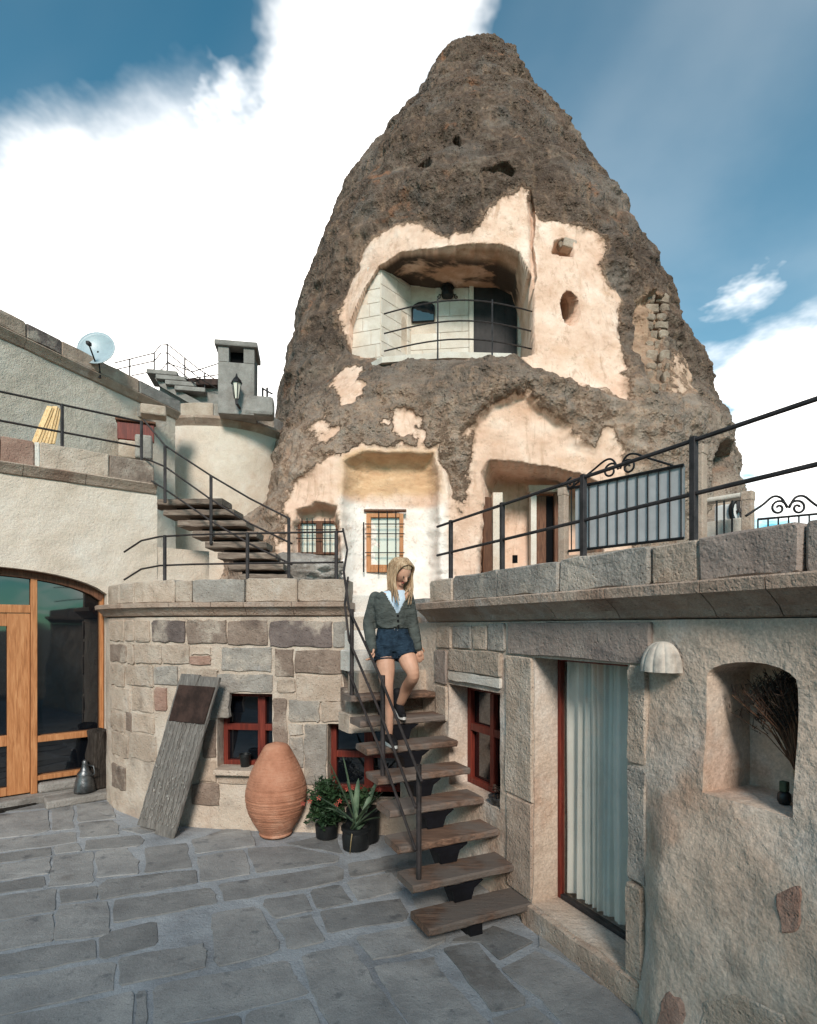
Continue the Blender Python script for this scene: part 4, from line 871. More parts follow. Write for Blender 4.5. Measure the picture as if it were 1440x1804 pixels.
# ------------------------------------------------------------------ right-hand wall with door, small window, niche
rwt = thing('terrace_wall', tuple(RP), 'tan plastered terrace wall with a curtained glass door and arched niche', 'wall')
def rface(s, z_):
    bul = 0.13 * float(sstep(np.array(-s), 0.95, 1.25)) * float(sstep(np.array(-z_), -1.9, -0.6)) + 0.06 * float(sstep(np.array(-z_), -0.5, 0.0)) * (1 if s < -0.9 else 0.3)
    amp = 1.0 if s < -0.95 else 0.55
    o = bul + amp * (0.024 * n1(s * 1.7, z_ * 1.7, 1, 18) + 0.016 * n1(s * 4.6, z_ * 4.6, 0, 19) + (0.0075 * n1(s * 9, z_ * 9, 0, 20) + 0.003 * n1(s * 22, z_ * 22, 0, 21)) * (0.3 + 0.7 * float(sstep(np.array(-z_), -1.5, -0.9))))
    return rw(s, z_, o)
core = solid_sheet(rface, -4.2, 2.0, -0.02, 2.235, 250, 90, lambda s, z_: rw(s, z_, -0.5)).build('wall_core', 'plaster_tan', rwt, auto=50)
def rbox(s0, s1, z0, z1, dep, front=0.35):
    m = MB(); m.prism([rw(s0, z0, front), rw(s1, z0, front), rw(s1, z1, front), rw(s0, z1, front)], RN * -(dep + front)); return m
DS0, DS1, DZ0, DZ1 = rs(1107), 0.0, 0.17, 1.97
WS0, WS1, WZ0, WZ1 = rs(882), rs(791), 0.72, 1.66
NS0, NS1 = rs(1407), rs(1249); NZ0, NZS, NZC = 1.362, 1.945, 2.03
na = [(NS0, NZ0), (NS1, NZ0), (NS1, NZS)] + [((NS0 + NS1) / 2 + (NS1 - NS0) / 2 * math.cos(t) , NZS + (NZC - NZS) * math.sin(t)) for t in np.linspace(0.25, math.pi - 0.25, 9)] + [(NS0, NZS - 0.02)]
nm = MB(); nm.prism([rw(s, z_, 0.4) for s, z_ in na], RN * -0.72)
cut(core, [rbox(DS0, DS1, DZ0, DZ1, 0.42), rbox(WS0, WS1, WZ0, WZ1, 0.27), nm])
def rpiece(s0, s1, z0, z1, o0, o1, name, mat, parent, bev=0.006):
    m = MB(); m.box(rw((s0 + s1) / 2, (z0 + z1) / 2, (o0 + o1) / 2), abs(s1 - s0), abs(o1 - o0), abs(z1 - z0), RU, bev=bev); return m.build(name, mat, parent)
# door: red frame, glass, threshold
fr = rpiece(DS1 - 0.03, DS1, DZ0, DZ1, -0.262, -0.215, 'door', 'red_wood', rwt)
rpiece(DS0, DS0 + 0.03, DZ0, DZ1, -0.262, -0.215, 'frame', 'red_wood', fr); rpiece(DS0 + 0.03, DS1 - 0.03, DZ1 - 0.03, DZ1, -0.262, -0.217, 'frame', 'red_wood', fr)
rpiece(DS0 + 0.03, DS1 - 0.03, DZ0, DZ0 + 0.035, -0.262, -0.217, 'frame', 'iron', fr)
rpiece(DS0 + 0.03, DS1 - 0.03, DZ0 + 0.035, DZ1 - 0.03, -0.236, -0.230, 'pane', 'clear_glass', fr, 0)
th_ = piece(round_poly(rect(rs(1135), 0.10, -0.02, 0.165), 0.15, 0.008, 71, 0.03), rw, -0.26, 0.055, 0.018, 71, 0.006); th_.build('threshold', 'cornice_stone', rwt)
# curtain behind the glass, pulled forward of the recess back
m = MB(); rows = []
for j in range(31):
    zt = DZ0 + 0.05 + (DZ1 - DZ0 - 0.07) * j / 30; row = []
    for i in range(151):
        s = DS0 + 0.05 + (DS1 - DS0 - 0.10) * i / 150; t = i / 150
        ph = t * 58 + 3.0 * math.sin(t * 9 + 0.4) + 0.3 * math.sin(j * 0.15 + t * 20)
        row.append(rw(s, zt, -0.285 + 0.022 * math.sin(ph) + 0.010 * math.sin(ph * 2.3 + 1 + 0.04 * j)))
    rows.append(row)
m.grid(rows); new_thing_mesh(m, 'curtain', 'curtain_cloth', 'white pleated curtain hanging behind the glass of the terrace wall door', 'curtain', smooth=True)
# small window beside the stair
wf = rpiece(WS0, WS1, WZ0, WZ1, -0.262, -0.250, 'window', 'dark_glass', rwt, 0)
for a0, a1, b0, b1, nm_ in ((WS1 - 0.06, WS1, WZ0, WZ1, 'frame'), (WS0, WS0 + 0.06, WZ0, WZ1, 'frame'), (WS0 + .06, WS1 - .06, WZ1 - .06, WZ1, 'frame'), (WS0 + .06, WS1 - .06, WZ0, WZ0 + .06, 'frame'), (WS0 + .06, WS1 - .06, WZ0 + 0.50, WZ0 + 0.57, 'glazing_bar'), ((WS0 + WS1) / 2 - .03, (WS0 + WS1) / 2 + .03, WZ0 + .06, WZ1 - .06, 'mullion')):
    rpiece(a0, a1, b0, b1, -0.25, -0.20 + (0.004 if nm_ == 'mullion' else 0), nm_, 'red_wood', wf)
m = MB(); rows = [[rw(WS0 + 0.08 + 0.26 * i / 40, WZ0 + 0.08 + (WZ1 - WZ0 - 0.16) * j / 8, -0.246 + 0.006 * math.sin(i * 0.9)) for i in range(41)] for j in range(9)]
# stone dressings on the right wall
RST = [(rs(1150), rs(897), 1.985, 2.225, 'ashlar_mauve', 'lintel', .012), (rs(886), rs(793), 1.70, 1.785, 'ashlar_cream', 'lintel', .014), (rs(886), rs(795), 1.795, 1.99, 'ashlar_tan', 'stone', .02),
       (rs(892), rs(862), 2.0, 2.22, 'ashlar_grey', 'stone', .010), (rs(860), rs(835), 2.0, 2.2, 'ashlar_tan', 'stone', .008), (rs(832), rs(800), 2.0, 2.2, 'ashlar_grey', 'stone', .008), (rs(797), rs(772), 1.99, 2.2, 'ashlar_tan', 'stone', .01),
       (rs(789), rs(768), 1.65, 1.97, 'ashlar_mauve', 'stone', .010), (rs(789), rs(770), 1.30, 1.63, 'ashlar_tan', 'stone', .008),
       (rs(1143), rs(1110), 1.40, 1.97, 'ashlar_tan', 'door_jamb', .016), (rs(1143), rs(1110), 0.72, 1.39, 'ashlar_grey', 'door_jamb', .016), (rs(1141), rs(1112), 0.19, 0.71, 'ashlar_tan', 'door_jamb', .04),
       (0.006, rs(893), 0.9, 1.97, 'ashlar_tan', 'door_jamb', .008), (0.006, rs(895), 0.18, 0.89, 'cornice_stone', 'door_jamb', .010)]
for i, (s0, s1, z0, z1, mt, nm_, pr) in enumerate(RST):
    piece(round_poly(rect(min(s0, s1) + .004, max(s0, s1) - .004, z0, z1), 0.12, 0.005, 300 + i, 0.02), rw, -0.05, pr + 0.012, 0.010, i, 0.004).build(nm_, mt, rwt)
RLOW = [([(1201,1745),(1215,1728),(1248,1752),(1250,1812),(1196,1812)], 'ashlar_red'), ([(1270,1748),(1330,1730),(1425,1772),(1425,1830),(1268,1830)], 'ashlar_tan'), ([(1385,1560),(1440,1545),(1440,1640),(1400,1640)], 'ashlar_red')]
for i, (pts, mt) in enumerate(RLOW):
    pp = [(rs(x), rz(x, y)) for x, y in pts]
    pp = [(s, max(z_, 0.0)) for s, z_ in pp]
    def mpb(s, z_, o): return rface(s, z_) + RN * o
    piece(round_poly(pp, 0.08, 0.008, 400 + i, 0.05), mpb, -0.06, 0.006, 0.02, i, 0.006).build('stone', mt, rwt)
rp = rw(-4.2, 0, 0)
# cornice, parapet
PR2 = [(-0.30, 0.0), (0.0, 0.0), (0.02, 0.05), (0.05, 0.28), (0.12, 0.58), (0.145, 0.66), (0.15, 0.95), (0.14, 1.0), (-0.30, 1.0)]
SE = rs(760)
cc = [-4.2, -3.0, rs(1385), rs(1268), rs(1097), rs(985), rs(855), SE + 0.05]
for i in range(len(cc) - 1): cornice_piece(rw, cc[i] + .003, cc[i + 1] - .003, 2.24, 2.425, PR2, rwt, 'cornice_stone')
pc = [(-4.2, -3.1, 'ashlar_mauve'), (-3.1, rs(1420), 'ashlar_mauve'), (rs(1420), rs(1235), 'ashlar_mauve'), (rs(1235), rs(1150), 'ashlar_tan'), (rs(1150), rs(989), 'ashlar_grey'), (rs(989), rs(880), 'ashlar_grey'), (rs(880), rs(801), 'ashlar_grey'), (rs(801), SE, 'ashlar_tan')]
for i, (s0, s1, mt) in enumerate(pc):
    piece(round_poly(rect(s0 + .005, s1 - .005, 2.43, 2.654 - 0.008 * (i % 2)), 0.14, 0.006, 500 + i, 0.025), rw, -0.34, 0.02 + 0.006 * (i % 3), 0.016, i, 0.005).build('parapet_stone', mt, rwt)
# fluted stone lamp shade
lc = rw(rs(1174), 1.952, 0.02)
lamp = thing('wall_lamp', lc, 'fluted white shell-shaped lamp on the tan wall beside the niche', 'lamp')
m = MB(); rows = []; NF = 96
for j in range(15):
    t = j / 14; hgt = 0.165 * math.sin(t * math.pi / 2); rr = 0.126 * math.cos(t * math.pi / 2) ** 0.8; row = []
    for i in range(NF + 1):
        a = math.pi * i / NF; fl_ = 1 - 0.085 * (1 - abs(math.sin(a * 5.5))) ** 2.0
        row.append(lc + RU * (rr * fl_ * math.cos(a)) + RN * (rr * fl_ * 0.85 * math.sin(a) + 0.004) + Vector((0, 0, hgt)))
    rows.append(row)
m.grid(rows); m.build('lamp_shade', 'lamp_stone', lamp, smooth=True)
m = MB(); rows = [[lc + RU * (rr * math.cos(math.pi * i / 24)) + RN * (rr * 0.85 * math.sin(math.pi * i / 24) + 0.004) + Vector((0, 0, hh)) for i in range(25)] for rr, hh in ((0.112, 0.004), (0.106, 0.05), (0.02, 0.10))]
m.grid(rows); m.build('lamp_lining', 'lamp_stone', lamp, smooth=True)

# ------------------------------------------------------------------ left house with the arched glazed door
LU = Vector((1.22, 1, 0)).normalized(); LN = Vector((LU.y, -LU.x, 0)); LP = Vector((-3.975, 7.5, 0))
def lw(s, z_, o=0.0): return LP + LU * s + LN * o + Vector((0, 0, z_))
def ld(px): b_ = (px - HX) / FPX; return (1.22 * 7.5 + 3.975) / (1.22 - b_)      # distance of the wall plane at a column
def ls(px): return (ld(px) - 7.5) / LU.y
def lz(px, py): return EYE + (HY - py) / FPX * ld(px)
house = thing('arched_house', tuple(LP + LU * -1.0), 'cream plastered house with an arched glazed pine door and flat terrace', 'house')
def lface(s, z_): return lw(s, z_, 0.015 * n1(s * 1.8, z_ * 1.8, 2, 28) + 0.008 * n1(s * 5.5, z_ * 5.5, 0, 29))
lcore = solid_sheet(lface, -4.2, 0.62, -0.02, 4.02, 110, 90, lambda s, z_: lw(s, z_, -0.5)).build('wall_core', 'plaster_pale', house, auto=50)
AX0, AX1 = -2.75, ls(189); acx, ahw = (AX0 + AX1) / 2, (AX1 - AX0) / 2
def arc_z(s): t = (s - acx) / ahw; return 2.62 + 0.40 * math.sqrt(max(0.0, 1 - t * t * 0.93)) - 0.105
apts = [(AX0, 0.06), (AX1, 0.06)] + [(s, arc_z(s)) for s in np.linspace(AX1, AX0, 25)]
am = MB(); am.prism([lw(s, z_, 0.3) for s, z_ in apts], LN * -0.62); cut(lcore, [am])
m = MB(); m.prism([lw(0.62, 0, -0.01), lw(1.35, 0, -0.01), lw(1.35, 0, -0.5), lw(0.62, 0, -0.5)], (0, 0, 3.30)); m.build('stair_wall', 'plaster_pale', house)
# arch soffit ring, glass, timber
ring = MB(); outer, inner = [], []
for s in np.linspace(AX1 - 0.002, AX0, 25): outer.append((s, arc_z(s) - 0.004)); inner.append((s * 0.965 + acx * 0.035, arc_z(s) - 0.09))
rowsr = [[lw(s, z_, -0.14) for s, z_ in outer], [lw(s, z_, -0.14) for s, z_ in inner], [lw(s, z_, -0.26) for s, z_ in inner], [lw(s, z_, -0.26) for s, z_ in outer]]
ring.grid(rowsr + [rowsr[0]]); ring.build('arch_frame', 'brown_wood', house)
def lbx(s0, s1, z0, z1, o0, o1, nm_, mat, par, bev=0.006):
    m = MB(); m.box(lw((s0 + s1) / 2, (z0 + z1) / 2, (o0 + o1) / 2), abs(s1 - s0), abs(o1 - o0), abs(z1 - z0), LU, bev=bev); return m.build(nm_, mat, par)
gl_ = MB(); gl_.prism([lw(s, z_ - 0.01, -0.235) for s, z_ in apts], LN * -0.012); glazing = gl_.build('glazing', 'dark_glass', house)
MS0, MS1 = ls(57), ls(69)
lbx(MS0, MS1, 0.10, arc_z((MS0 + MS1) / 2) - 0.05, -0.245, -0.145, 'mullion', 'pine', house)
lbx(AX1 - 0.055, AX1 - 0.01, 0.25, arc_z(AX1) - 0.03, -0.24, -0.15, 'frame_post', 'pine', house)
zr = lz(67, 1306); lbx(MS1, AX1 - 0.055, zr - 0.04, zr + 0.04, -0.24, -0.15, 'glazing_rail', 'pine', house)
zr = lz(67, 1376); lbx(MS1, AX1 - 0.055, zr - 0.03, zr + 0.03, -0.24, -0.15, 'glazing_rail', 'pine', house)
zr = lz(20, 1071); lbx(AX0, MS0, zr - 0.055, zr + 0.045, -0.24, -0.15, 'transom', 'pine', house)
for a, b_ in ((MS0 - 0.24, MS0 - 0.005),):
    dr = lbx(a, b_, 0.12, zr - 0.06, -0.225, -0.165, 'door', 'pine', house)
lbx(-1.6, MS0 - 0.24, zr - 0.22, zr - 0.06, -0.225, -0.168, 'rail', 'pine', dr)
zq = lz(20, 1308); lbx(-1.6, MS0 - 0.24, zq - 0.07, zq + 0.06, -0.225, -0.168, 'rail', 'pine', dr)
lbx(-1.6, MS0 - 0.24, 0.12, 0.22, -0.225, -0.168, 'rail', 'pine', dr)
lbx(-1.84, -1.6, 0.12, zr - 0.06, -0.225, -0.165, 'stile', 'pine', dr)
lbx(AX0 - 0.02, AX1 + 0.02, 0.0, 0.10, -0.50, 0.02, 'threshold', 'concrete', house, 0.02)
lbx(ls(75), AX1 - 0.01, 0.0, 0.098, 0.022, 0.34, 'step', 'concrete', house, 0.02)
lbx(ls(70), AX1 - 0.01, 0.10, 0.22, -0.30, -0.10, 'kerb', 'concrete', house, 0.03)
# parapet stones and cornice of the house terrace
HE = ls(272)
hp = [(-4.2, -2.9, 'ashlar_tan'), (-2.9, ls(0) , 'ashlar_tan'), (ls(0), ls(61), 'ashlar_red'), (ls(61), ls(70), 'ashlar_cream'), (ls(70), ls(192), 'ashlar_tan'), (ls(192), HE, 'ashlar_brown')]
PR3 = [(-0.30, 0.0), (0.0, 0.0), (0.03, 0.1), (0.06, 0.45), (0.11, 0.9), (0.10, 1.0), (-0.30, 1.0)]
for i, (s0, s1, mt) in enumerate(hp):
    piece(round_poly(rect(s0 + .005, s1 - .005, 4.155, 4.47 - 0.006 * (i % 2)), 0.14, 0.006, 600 + i, 0.02), lw, -0.34, 0.03, 0.014, i, 0.004).build('parapet_stone', mt, house)
cc = [-4.2, -2.6, ls(40), ls(150), HE + 0.02]
for i in range(4): cornice_piece(lw, cc[i] + .003, cc[i + 1] - .003, 4.02, 4.152, PR3, house, 'cornice_stone', n=3)
m = MB(); m.prism([lw(-4.2, 4.0, -0.36), lw(0.5, 4.0, -0.36), lw(0.9, 4.0, -2.2), lw(0.0, 4.0, -6), lw(-4.2, 4.0, -6)], (0, 0, 0.16)); m.build('roof_terrace', 'concrete', house)
m = MB(); m.prism([lw(-4.2, 0, -0.5), lw(0.6, 0, -0.5), lw(1.34, 0, -0.5), lw(1.2, 0, -1.4), lw(0.6, 0, -2.2), lw(-0.3, 0, -6), lw(-4.2, 0, -6)], (0, 0, 3.25)); m.build('house_mass', 'plaster_pale', house)

# ------------------------------------------------------------------ tall unseen house added to shade the courtyard (behind the photographer; mirrored in the arched door)
opp = thing('added_shade_house', (0, -5.0, 0), 'tall unseen cream house added opposite the rock tower for courtyard shade', 'house')
m = solid_sheet(lambda s, z_: Vector((s, -4.6 + 0.02 * n1(s, z_, 0, 88), z_)), -8.0, 4.2, -0.02, 4.8, 40, 24, lambda s, z_: Vector((s, -9.0, z_))); oc_core = m.build('wall_core', 'plaster_pale', opp)
cut(oc_core, [MB().box((x, -4.6, z_), 0.9, 0.5, 1.3) for x in (-5.5, -2.6, 0.6, 2.8) for z_ in (1.4, 3.6)])
for x in (-5.5, -2.6, 0.6, 2.8):
    for z_ in (1.4, 3.6):
        m = MB(); m.box((x, -4.82, z_), 0.9, 0.02, 1.3); wq = m.build('window', 'dark_glass', opp)
        m = MB(); m.box((x, -4.79, z_), 0.06, 0.05, 1.3); m.build('mullion', 'red_wood', wq)
        m = MB(); m.box((x, -4.79, z_ + 0.1), 0.84, 0.045, 0.06); m.build('glazing_bar', 'red_wood', wq)
m = MB(); m.box((-1.9, -6.8, 4.88), 12.6, 4.7, 0.14, bev=0.03); m.build('roof_slab', 'concrete', opp)
# ------------------------------------------------------------------ upper house wall, round building, chimney, upper stair, dish
UU = Vector((0.38, 1, 0)).normalized(); UN = Vector((UU.y, -UU.x, 0)); UP = Vector((-5.04, 12.0, 0))
def uw(s, z_, o=0.0): return UP + UU * s + UN * o + Vector((0, 0, z_))
upper = thing('upper_house', tuple(uw(-2, 4.2)), 'grey plastered upper house wall with a sloping stone coping', 'house')
m = solid_sheet(lambda s, z_: uw(s, z_, 0.02 * n1(s * 1.3, z_ * 1.3, 0, 44) + 0.008 * n1(s * 5, z_ * 5, 0, 45)), -7.0, 0.15, 2.6, 6.62, 90, 50, lambda s, z_: uw(s, z_, -3.0)); m.build('wall_core', 'plaster_grey', upper, auto=50)
for i, (s0, s1, mt) in enumerate(((-7.0, -4.9, 'cornice_stone'), (-4.9, -3.15, 'cornice_stone'), (-3.15, -2.55, 'ashlar_dark'), (-2.55, -0.9, 'cornice_stone'), (-0.9, 0.2, 'concrete'))):
    piece(round_poly(rect(s0 + .006, s1 - .006, 6.78, 7.02), 0.2, 0.008, 700 + i, 0.02), uw, -0.35, 0.10, 0.02, i, 0.006).build('coping_stone', mt, upper)
    cornice_piece(uw, s0 + .003, s1 - .003, 6.625, 6.775, PR3, upper, 'cornice_stone', n=2)
m = MB(); m.prism([uw(-7.0, 6.62, -0.3), uw(0.1, 6.62, -0.3), uw(0.1, 6.62, -3), uw(-7.0, 6.62, -3)], (0, 0, 0.2)); m.build('roof', 'concrete', upper)
# stones and a small brown hatch at the end of the upper wall
for i, (x0, x1, y0, y1, d, mt) in enumerate(((212, 250, 717, 738, 11.3, 'ashlar_grey'), (250, 292, 717, 736, 11.2, 'ashlar_tan'), (212, 252, 780, 812, 10.6, 'ashlar_tan'), (240, 268, 770, 812, 10.4, 'ashlar_grey'))):
    m = MB(); m.box((at(x0, y0, d) + at(x1, y1, d)) / 2, (x1 - x0) * d / FPX - 0.01, 0.35, (y1 - y0) * d / FPX - 0.01, (0.93, 0.36, 0), bev=0.03); m.build('corner_stone', mt, upper)
m = MB(); m.prism([at(200, 736, 11.7), at(262, 736, 11.7), at(262, 860, 11.7), at(200, 860, 11.7)], (-0.1, 1.0, 0)); m.build('end_wall', 'plaster_grey', upper)
m = MB(); m.box(at(240, 762, 10.6), 0.62, 0.10, 0.32, (0.93, 0.36, 0), bev=0.01); m.build('hatch', 'red_wood', upper)
m = MB(); m.box(at(240, 744, 10.6), 0.68, 0.2, 0.04, (0.93, 0.36, 0), bev=0.01); m.build('hatch_lintel', 'brown_wood', upper)

DC = at(392, 1103, 15.0); DC.z = 0; DR = 1.86
drum = thing('round_building', (DC.x, DC.y, 2.5), 'round pale plastered building with a curved stone cornice under the chimney', 'building')
def dw(a, z_, o=0.0): return Vector((DC.x + (DR + o) * math.sin(a), DC.y - (DR + o) * math.cos(a), z_))
m = MB(); rows = [[dw(2 * math.pi * i / 96, 2.4 + 4.45 * j / 30, 0.02 * n1(math.sin(2 * math.pi * i / 96) * 3, math.cos(2 * math.pi * i / 96) * 3, j * 0.3, 51)) for i in range(97)] for j in range(31)]
m.grid(rows); m.build('wall', 'plaster_pale', drum, smooth=True)
PR4 = [(-0.4, 0.0), (0.0, 0.0), (0.03, 0.2), (0.10, 0.6), (0.12, 0.7), (0.12, 1.0), (-0.4, 1.0)]
for k in range(12):
    a0, a1 = 2 * math.pi * k / 12, 2 * math.pi * (k + 1) / 12; cornice_piece(lambda a, z_, o: dw(a, z_, o), a0 + .002, a1 - .002, 6.85, 7.05, PR4, drum, 'cornice_stone', n=6)
for k in range(14):
    a0, a1 = 2 * math.pi * k / 14 + .2, 2 * math.pi * (k + 1) / 14 + .2
    cornice_piece(lambda a, z_, o: dw(a, z_, o - 0.12), a0 + .003, a1 - .003, 7.054, 7.42 + 0.01 * (k % 3), [(-0.3, 0), (0.0, 0), (0.0, 0.95), (-0.02, 1.0), (-0.3, 1.0)], drum, ('ashlar_grey', 'ashlar_tan', 'concrete')[k % 3], 'parapet_stone', 5)
m = MB(); m.lathe([(0.01, 7.1), (DR - 0.3, 7.1), (DR - 0.3, 7.2), (0.01, 7.2)], DC, 40); m.build('roof', 'concrete', drum)
# chimney
cb = at(420, 720, 13.1); ch = thing('chimney', (cb.x, 13.1, 7.0), 'square stone chimney with a flat cap above the round building', 'chimney')
hw = 0.40; cz0, cz1 = 7.0, EYE + (HY - 640) / FPX * 12.9; cz2 = EYE + (HY - 614) / FPX * 12.9; cxx, cyy = cb.x - 0.04, 13.25
cax = Vector((0.985, 0.17, 0)); cay = Vector((-0.17, 0.985, 0))
m = MB(); m.box(Vector((cxx, cyy, (cz0 + cz1) / 2)), 2 * hw, 2 * hw, cz1 - cz0, cax, bev=0.02); m.build('shaft', 'concrete', ch)
for sx, sy in ((-1, -1), (1, -1), (1, 1), (-1, 1)):
    m = MB(); m.box(Vector((cxx, cyy, (cz1 + cz2) / 2)) + cax * (sx * (hw - 0.12)) + cay * (sy * (hw - 0.12)), 0.24, 0.24, cz2 - cz1, cax, bev=0.01); m.build('pier', 'concrete', ch)
m = MB(); m.box(Vector((cxx, cyy, (cz1 + cz2) / 2)), 0.3, 0.3, cz2 - cz1, cax); m.build('flue_shade', 'inside_shade', ch)  # dark block stands in for the shade in the opening under the cap
m = MB(); m.box(Vector((cxx, cyy, cz2 + 0.07)), 2 * hw + 0.14, 2 * hw + 0.14, 0.13, cax, bev=0.03); m.build('cap', 'concrete', ch)
m = MB(); m.box(Vector((cxx + 0.5, cyy - 0.1, 7.24)), 0.7, 0.5, 0.45, cax, bev=0.08); m.build('plinth', 'concrete', ch)
# lantern on the chimney
lq = at(417, 690, 12.62); lt_ = thing('chimney_lantern', lq, 'old glass lantern fixed to the front of the chimney', 'lamp')
m = MB(); m.lathe([(0.045, -0.16), (0.10, 0.18)], lq, 6); m.build('glass', 'lamp_glass', lt_)
m = MB(); m.lathe([(0.13, 0.18), (0.10, 0.25), (0.03, 0.33), (0.012, 0.40)], lq, 6); m.build('roof', 'black_iron', lt_)
m = MB(); m.tube([lq + Vector((0, 0, -0.16)), lq + Vector((0, 0, -0.26)), lq + Vector((0.02, 0.2, -0.30))], 0.03, 6); m.build('bracket', 'iron', lt_)
for k in range(6):
    a = math.pi / 3 * k; m = MB(); m.tube([lq + Vector((0.05 * math.cos(a), 0.05 * math.sin(a), -0.16)), lq + Vector((0.105 * math.cos(a), 0.105 * math.sin(a), 0.18))], 0.009, 5); m.build('bar', 'black_iron', lt_)
# satellite dish on the upper wall
dq = at(171, 615, 10.2); ds = thing('satellite_dish', (dq.x, dq.y, 6.9), 'pale round satellite dish standing above the upper house coping', 'satellite dish')
ax_ = Vector((0.12, -0.95, 0.25)).normalized(); e1 = ax_.cross(Vector((0, 0, 1))).normalized(); e2 = e1.cross(ax_)
m = MB(); rows = []
for j in range(9):
    rr = 0.32 * j / 8; rows.append([dq + ax_ * (0.09 * (j / 8) ** 2 - 0.05) + e1 * (rr * math.cos(2 * math.pi * i / 32)) + e2 * (rr * 1.04 * math.sin(2 * math.pi * i / 32)) for i in range(33)])
rows += [[p - ax_ * 0.015 for p in r_] for r_ in rows[::-1]]
m.grid(rows); m.build('reflector', 'dish_white', ds, smooth=True)
m = MB(); m.tube([dq - e2 * 0.28 - ax_ * 0.03, dq + ax_ * 0.30 - e2 * 0.16], 0.014, 6); m.build('feed_arm', 'black_iron', ds)
m = MB(); m.box(dq + ax_ * 0.31 - e2 * 0.15, 0.06, 0.10, 0.06, bev=0.01); m.build('receiver', 'iron', ds)
m = MB(); m.tube([dq - ax_ * 0.06, dq - ax_ * 0.12 - e2 * 0.2, Vector((dq.x, dq.y + 0.1, 6.7))], 0.025, 6); m.build('mast', 'black_iron', ds)
# far flat roof and the upper stair with its railing
ur = thing('upper_stair', at(330, 700, 17.0), 'grey concrete upper stair rising behind the upper house coping', 'stair')
for k in range(4):
    d = 17.0; m = MB(); m.box(at(292 + k * 16, 668 + k * 9.5, d), 0.85, 1.0, 0.13, (0.98, 0.2, 0), bev=0.02); m.build('step', 'concrete', ur)
m = MB(); m.prism([at(272, 664, 16.6), at(282, 680, 16.6), at(355, 722, 16.6), at(372, 718, 16.6)], (0.1, 0.6, 0)); m.build('stair_side', 'concrete', ur)
m = MB(); m.box(at(352, 692, 17.5), 1.9, 1.6, 0.20, bev=0.02); m.build('slab', 'rust_plate', ur)
m = MB(); m.box(at(352, 722, 17.6), 1.9, 1.4, 0.85, bev=0.02); m.build('slab_wall', 'concrete', ur)
ug = thing('upper_railing', at(290, 670, 16.8), 'thin iron railing along the upper stair beside the satellite dish', 'railing')
for pts in ([(200, 640), (272, 622), (283, 608), (296, 607), (350, 650), (385, 672)], [(200, 652), (272, 636), (284, 622), (296, 622), (350, 665), (385, 686)], [(232, 662), (286, 651), (296, 637), (345, 677)], [(296, 640), (340, 655), (386, 640)], [(296, 655), (330, 668), (386, 660)]):
    m = MB(); m.tube([at(x, y, 16.7 + 0.2 * math.sin(x * 0.05)) for x, y in pts], 0.016, 5); m.build('rail', 'iron_thin', ug)
for x, y0, y1 in ((229, 632, 664), (272, 621, 652), (295, 606, 660), (326, 630, 676), (361, 657, 694)):
    m = MB(); m.tube([at(x, y0, 16.72), at(x, y1, 16.72)], 0.022, 6); m.build('post', 'iron', ug)
gr_ = thing('roof_railing', at(466, 700, 15.6), 'short dark railing on the roof between chimney and rock tower', 'railing')
for x in (463, 471): m = MB(); m.tube([at(x, 683, 15.6), at(x, 706, 15.6)], 0.03, 6); m.build('post', 'iron', gr_)
m = MB(); m.tube([at(462, 684, 15.6), at(480, 694, 15.5)], 0.025, 6); m.build('rail', 'iron', gr_)

# ------------------------------------------------------------------ outcrop of pale rock at the tower's left foot
def boulder(c, rx, ry, rz_, seed, mat, label, sub=5):
    bm = bmesh.new(); bmesh.ops.create_icosphere(bm, subdivisions=sub, radius=1.0)
    p = np.array([q.co[:] for q in bm.verts]); nn = 1 + 0.28 * fbm(p * 1.5, 4, seed) + 0.16 * fbm(p * 4, 4, seed + 5) + 0.06 * fbm(p * 13, 3, seed + 8)
    for q, k_ in zip(bm.verts, nn): q.co = Vector((q.co.x * rx * k_, q.co.y * ry * k_, q.co.z * rz_ * k_))
    me_ = bpy.data.meshes.new('rock_outcrop'); bm.to_mesh(me_); bm.free(); me_.polygons.foreach_set('use_smooth', [True] * len(me_.polygons))
    o = bpy.data.objects.new('rock_outcrop', me_); COL.objects.link(o); o.location = c; me_.materials.append(M[mat]); tag(o, label, 'rock'); return o
boulder(at(520, 1010, 10.6), 0.85, 0.7, 0.35, 8, 'outcrop', 'low whitish rock ledge under the barred cave window')
# ------------------------------------------------------------------ open timber stair up to the terrace
SV = Vector((-0.9057, -0.4239, 0))       # along a tread, away from the wall
TW, RISE, RUN, TZ0 = 0.855, 0.1983, 0.2185, 0.17
stair = thing('timber_stair', tuple(rw(0.7, 0, 0.4)), 'open timber stair of eight plank treads on a dark steel stringer', 'stair')
for k in range(8):
    wdt = TW + (0.01 * (k % 3)); s0 = k * RUN; zt = TZ0 + k * RISE
    c_ = rw(s0 + 0.145, zt - 0.028, 0.012 + wdt / 2)
    m = plank(MB(), c_, -SV, RU, wdt, 0.29, 0.056, 900 + k, 0.0035, 12); m.build('tread', 'tread_wood', stair)
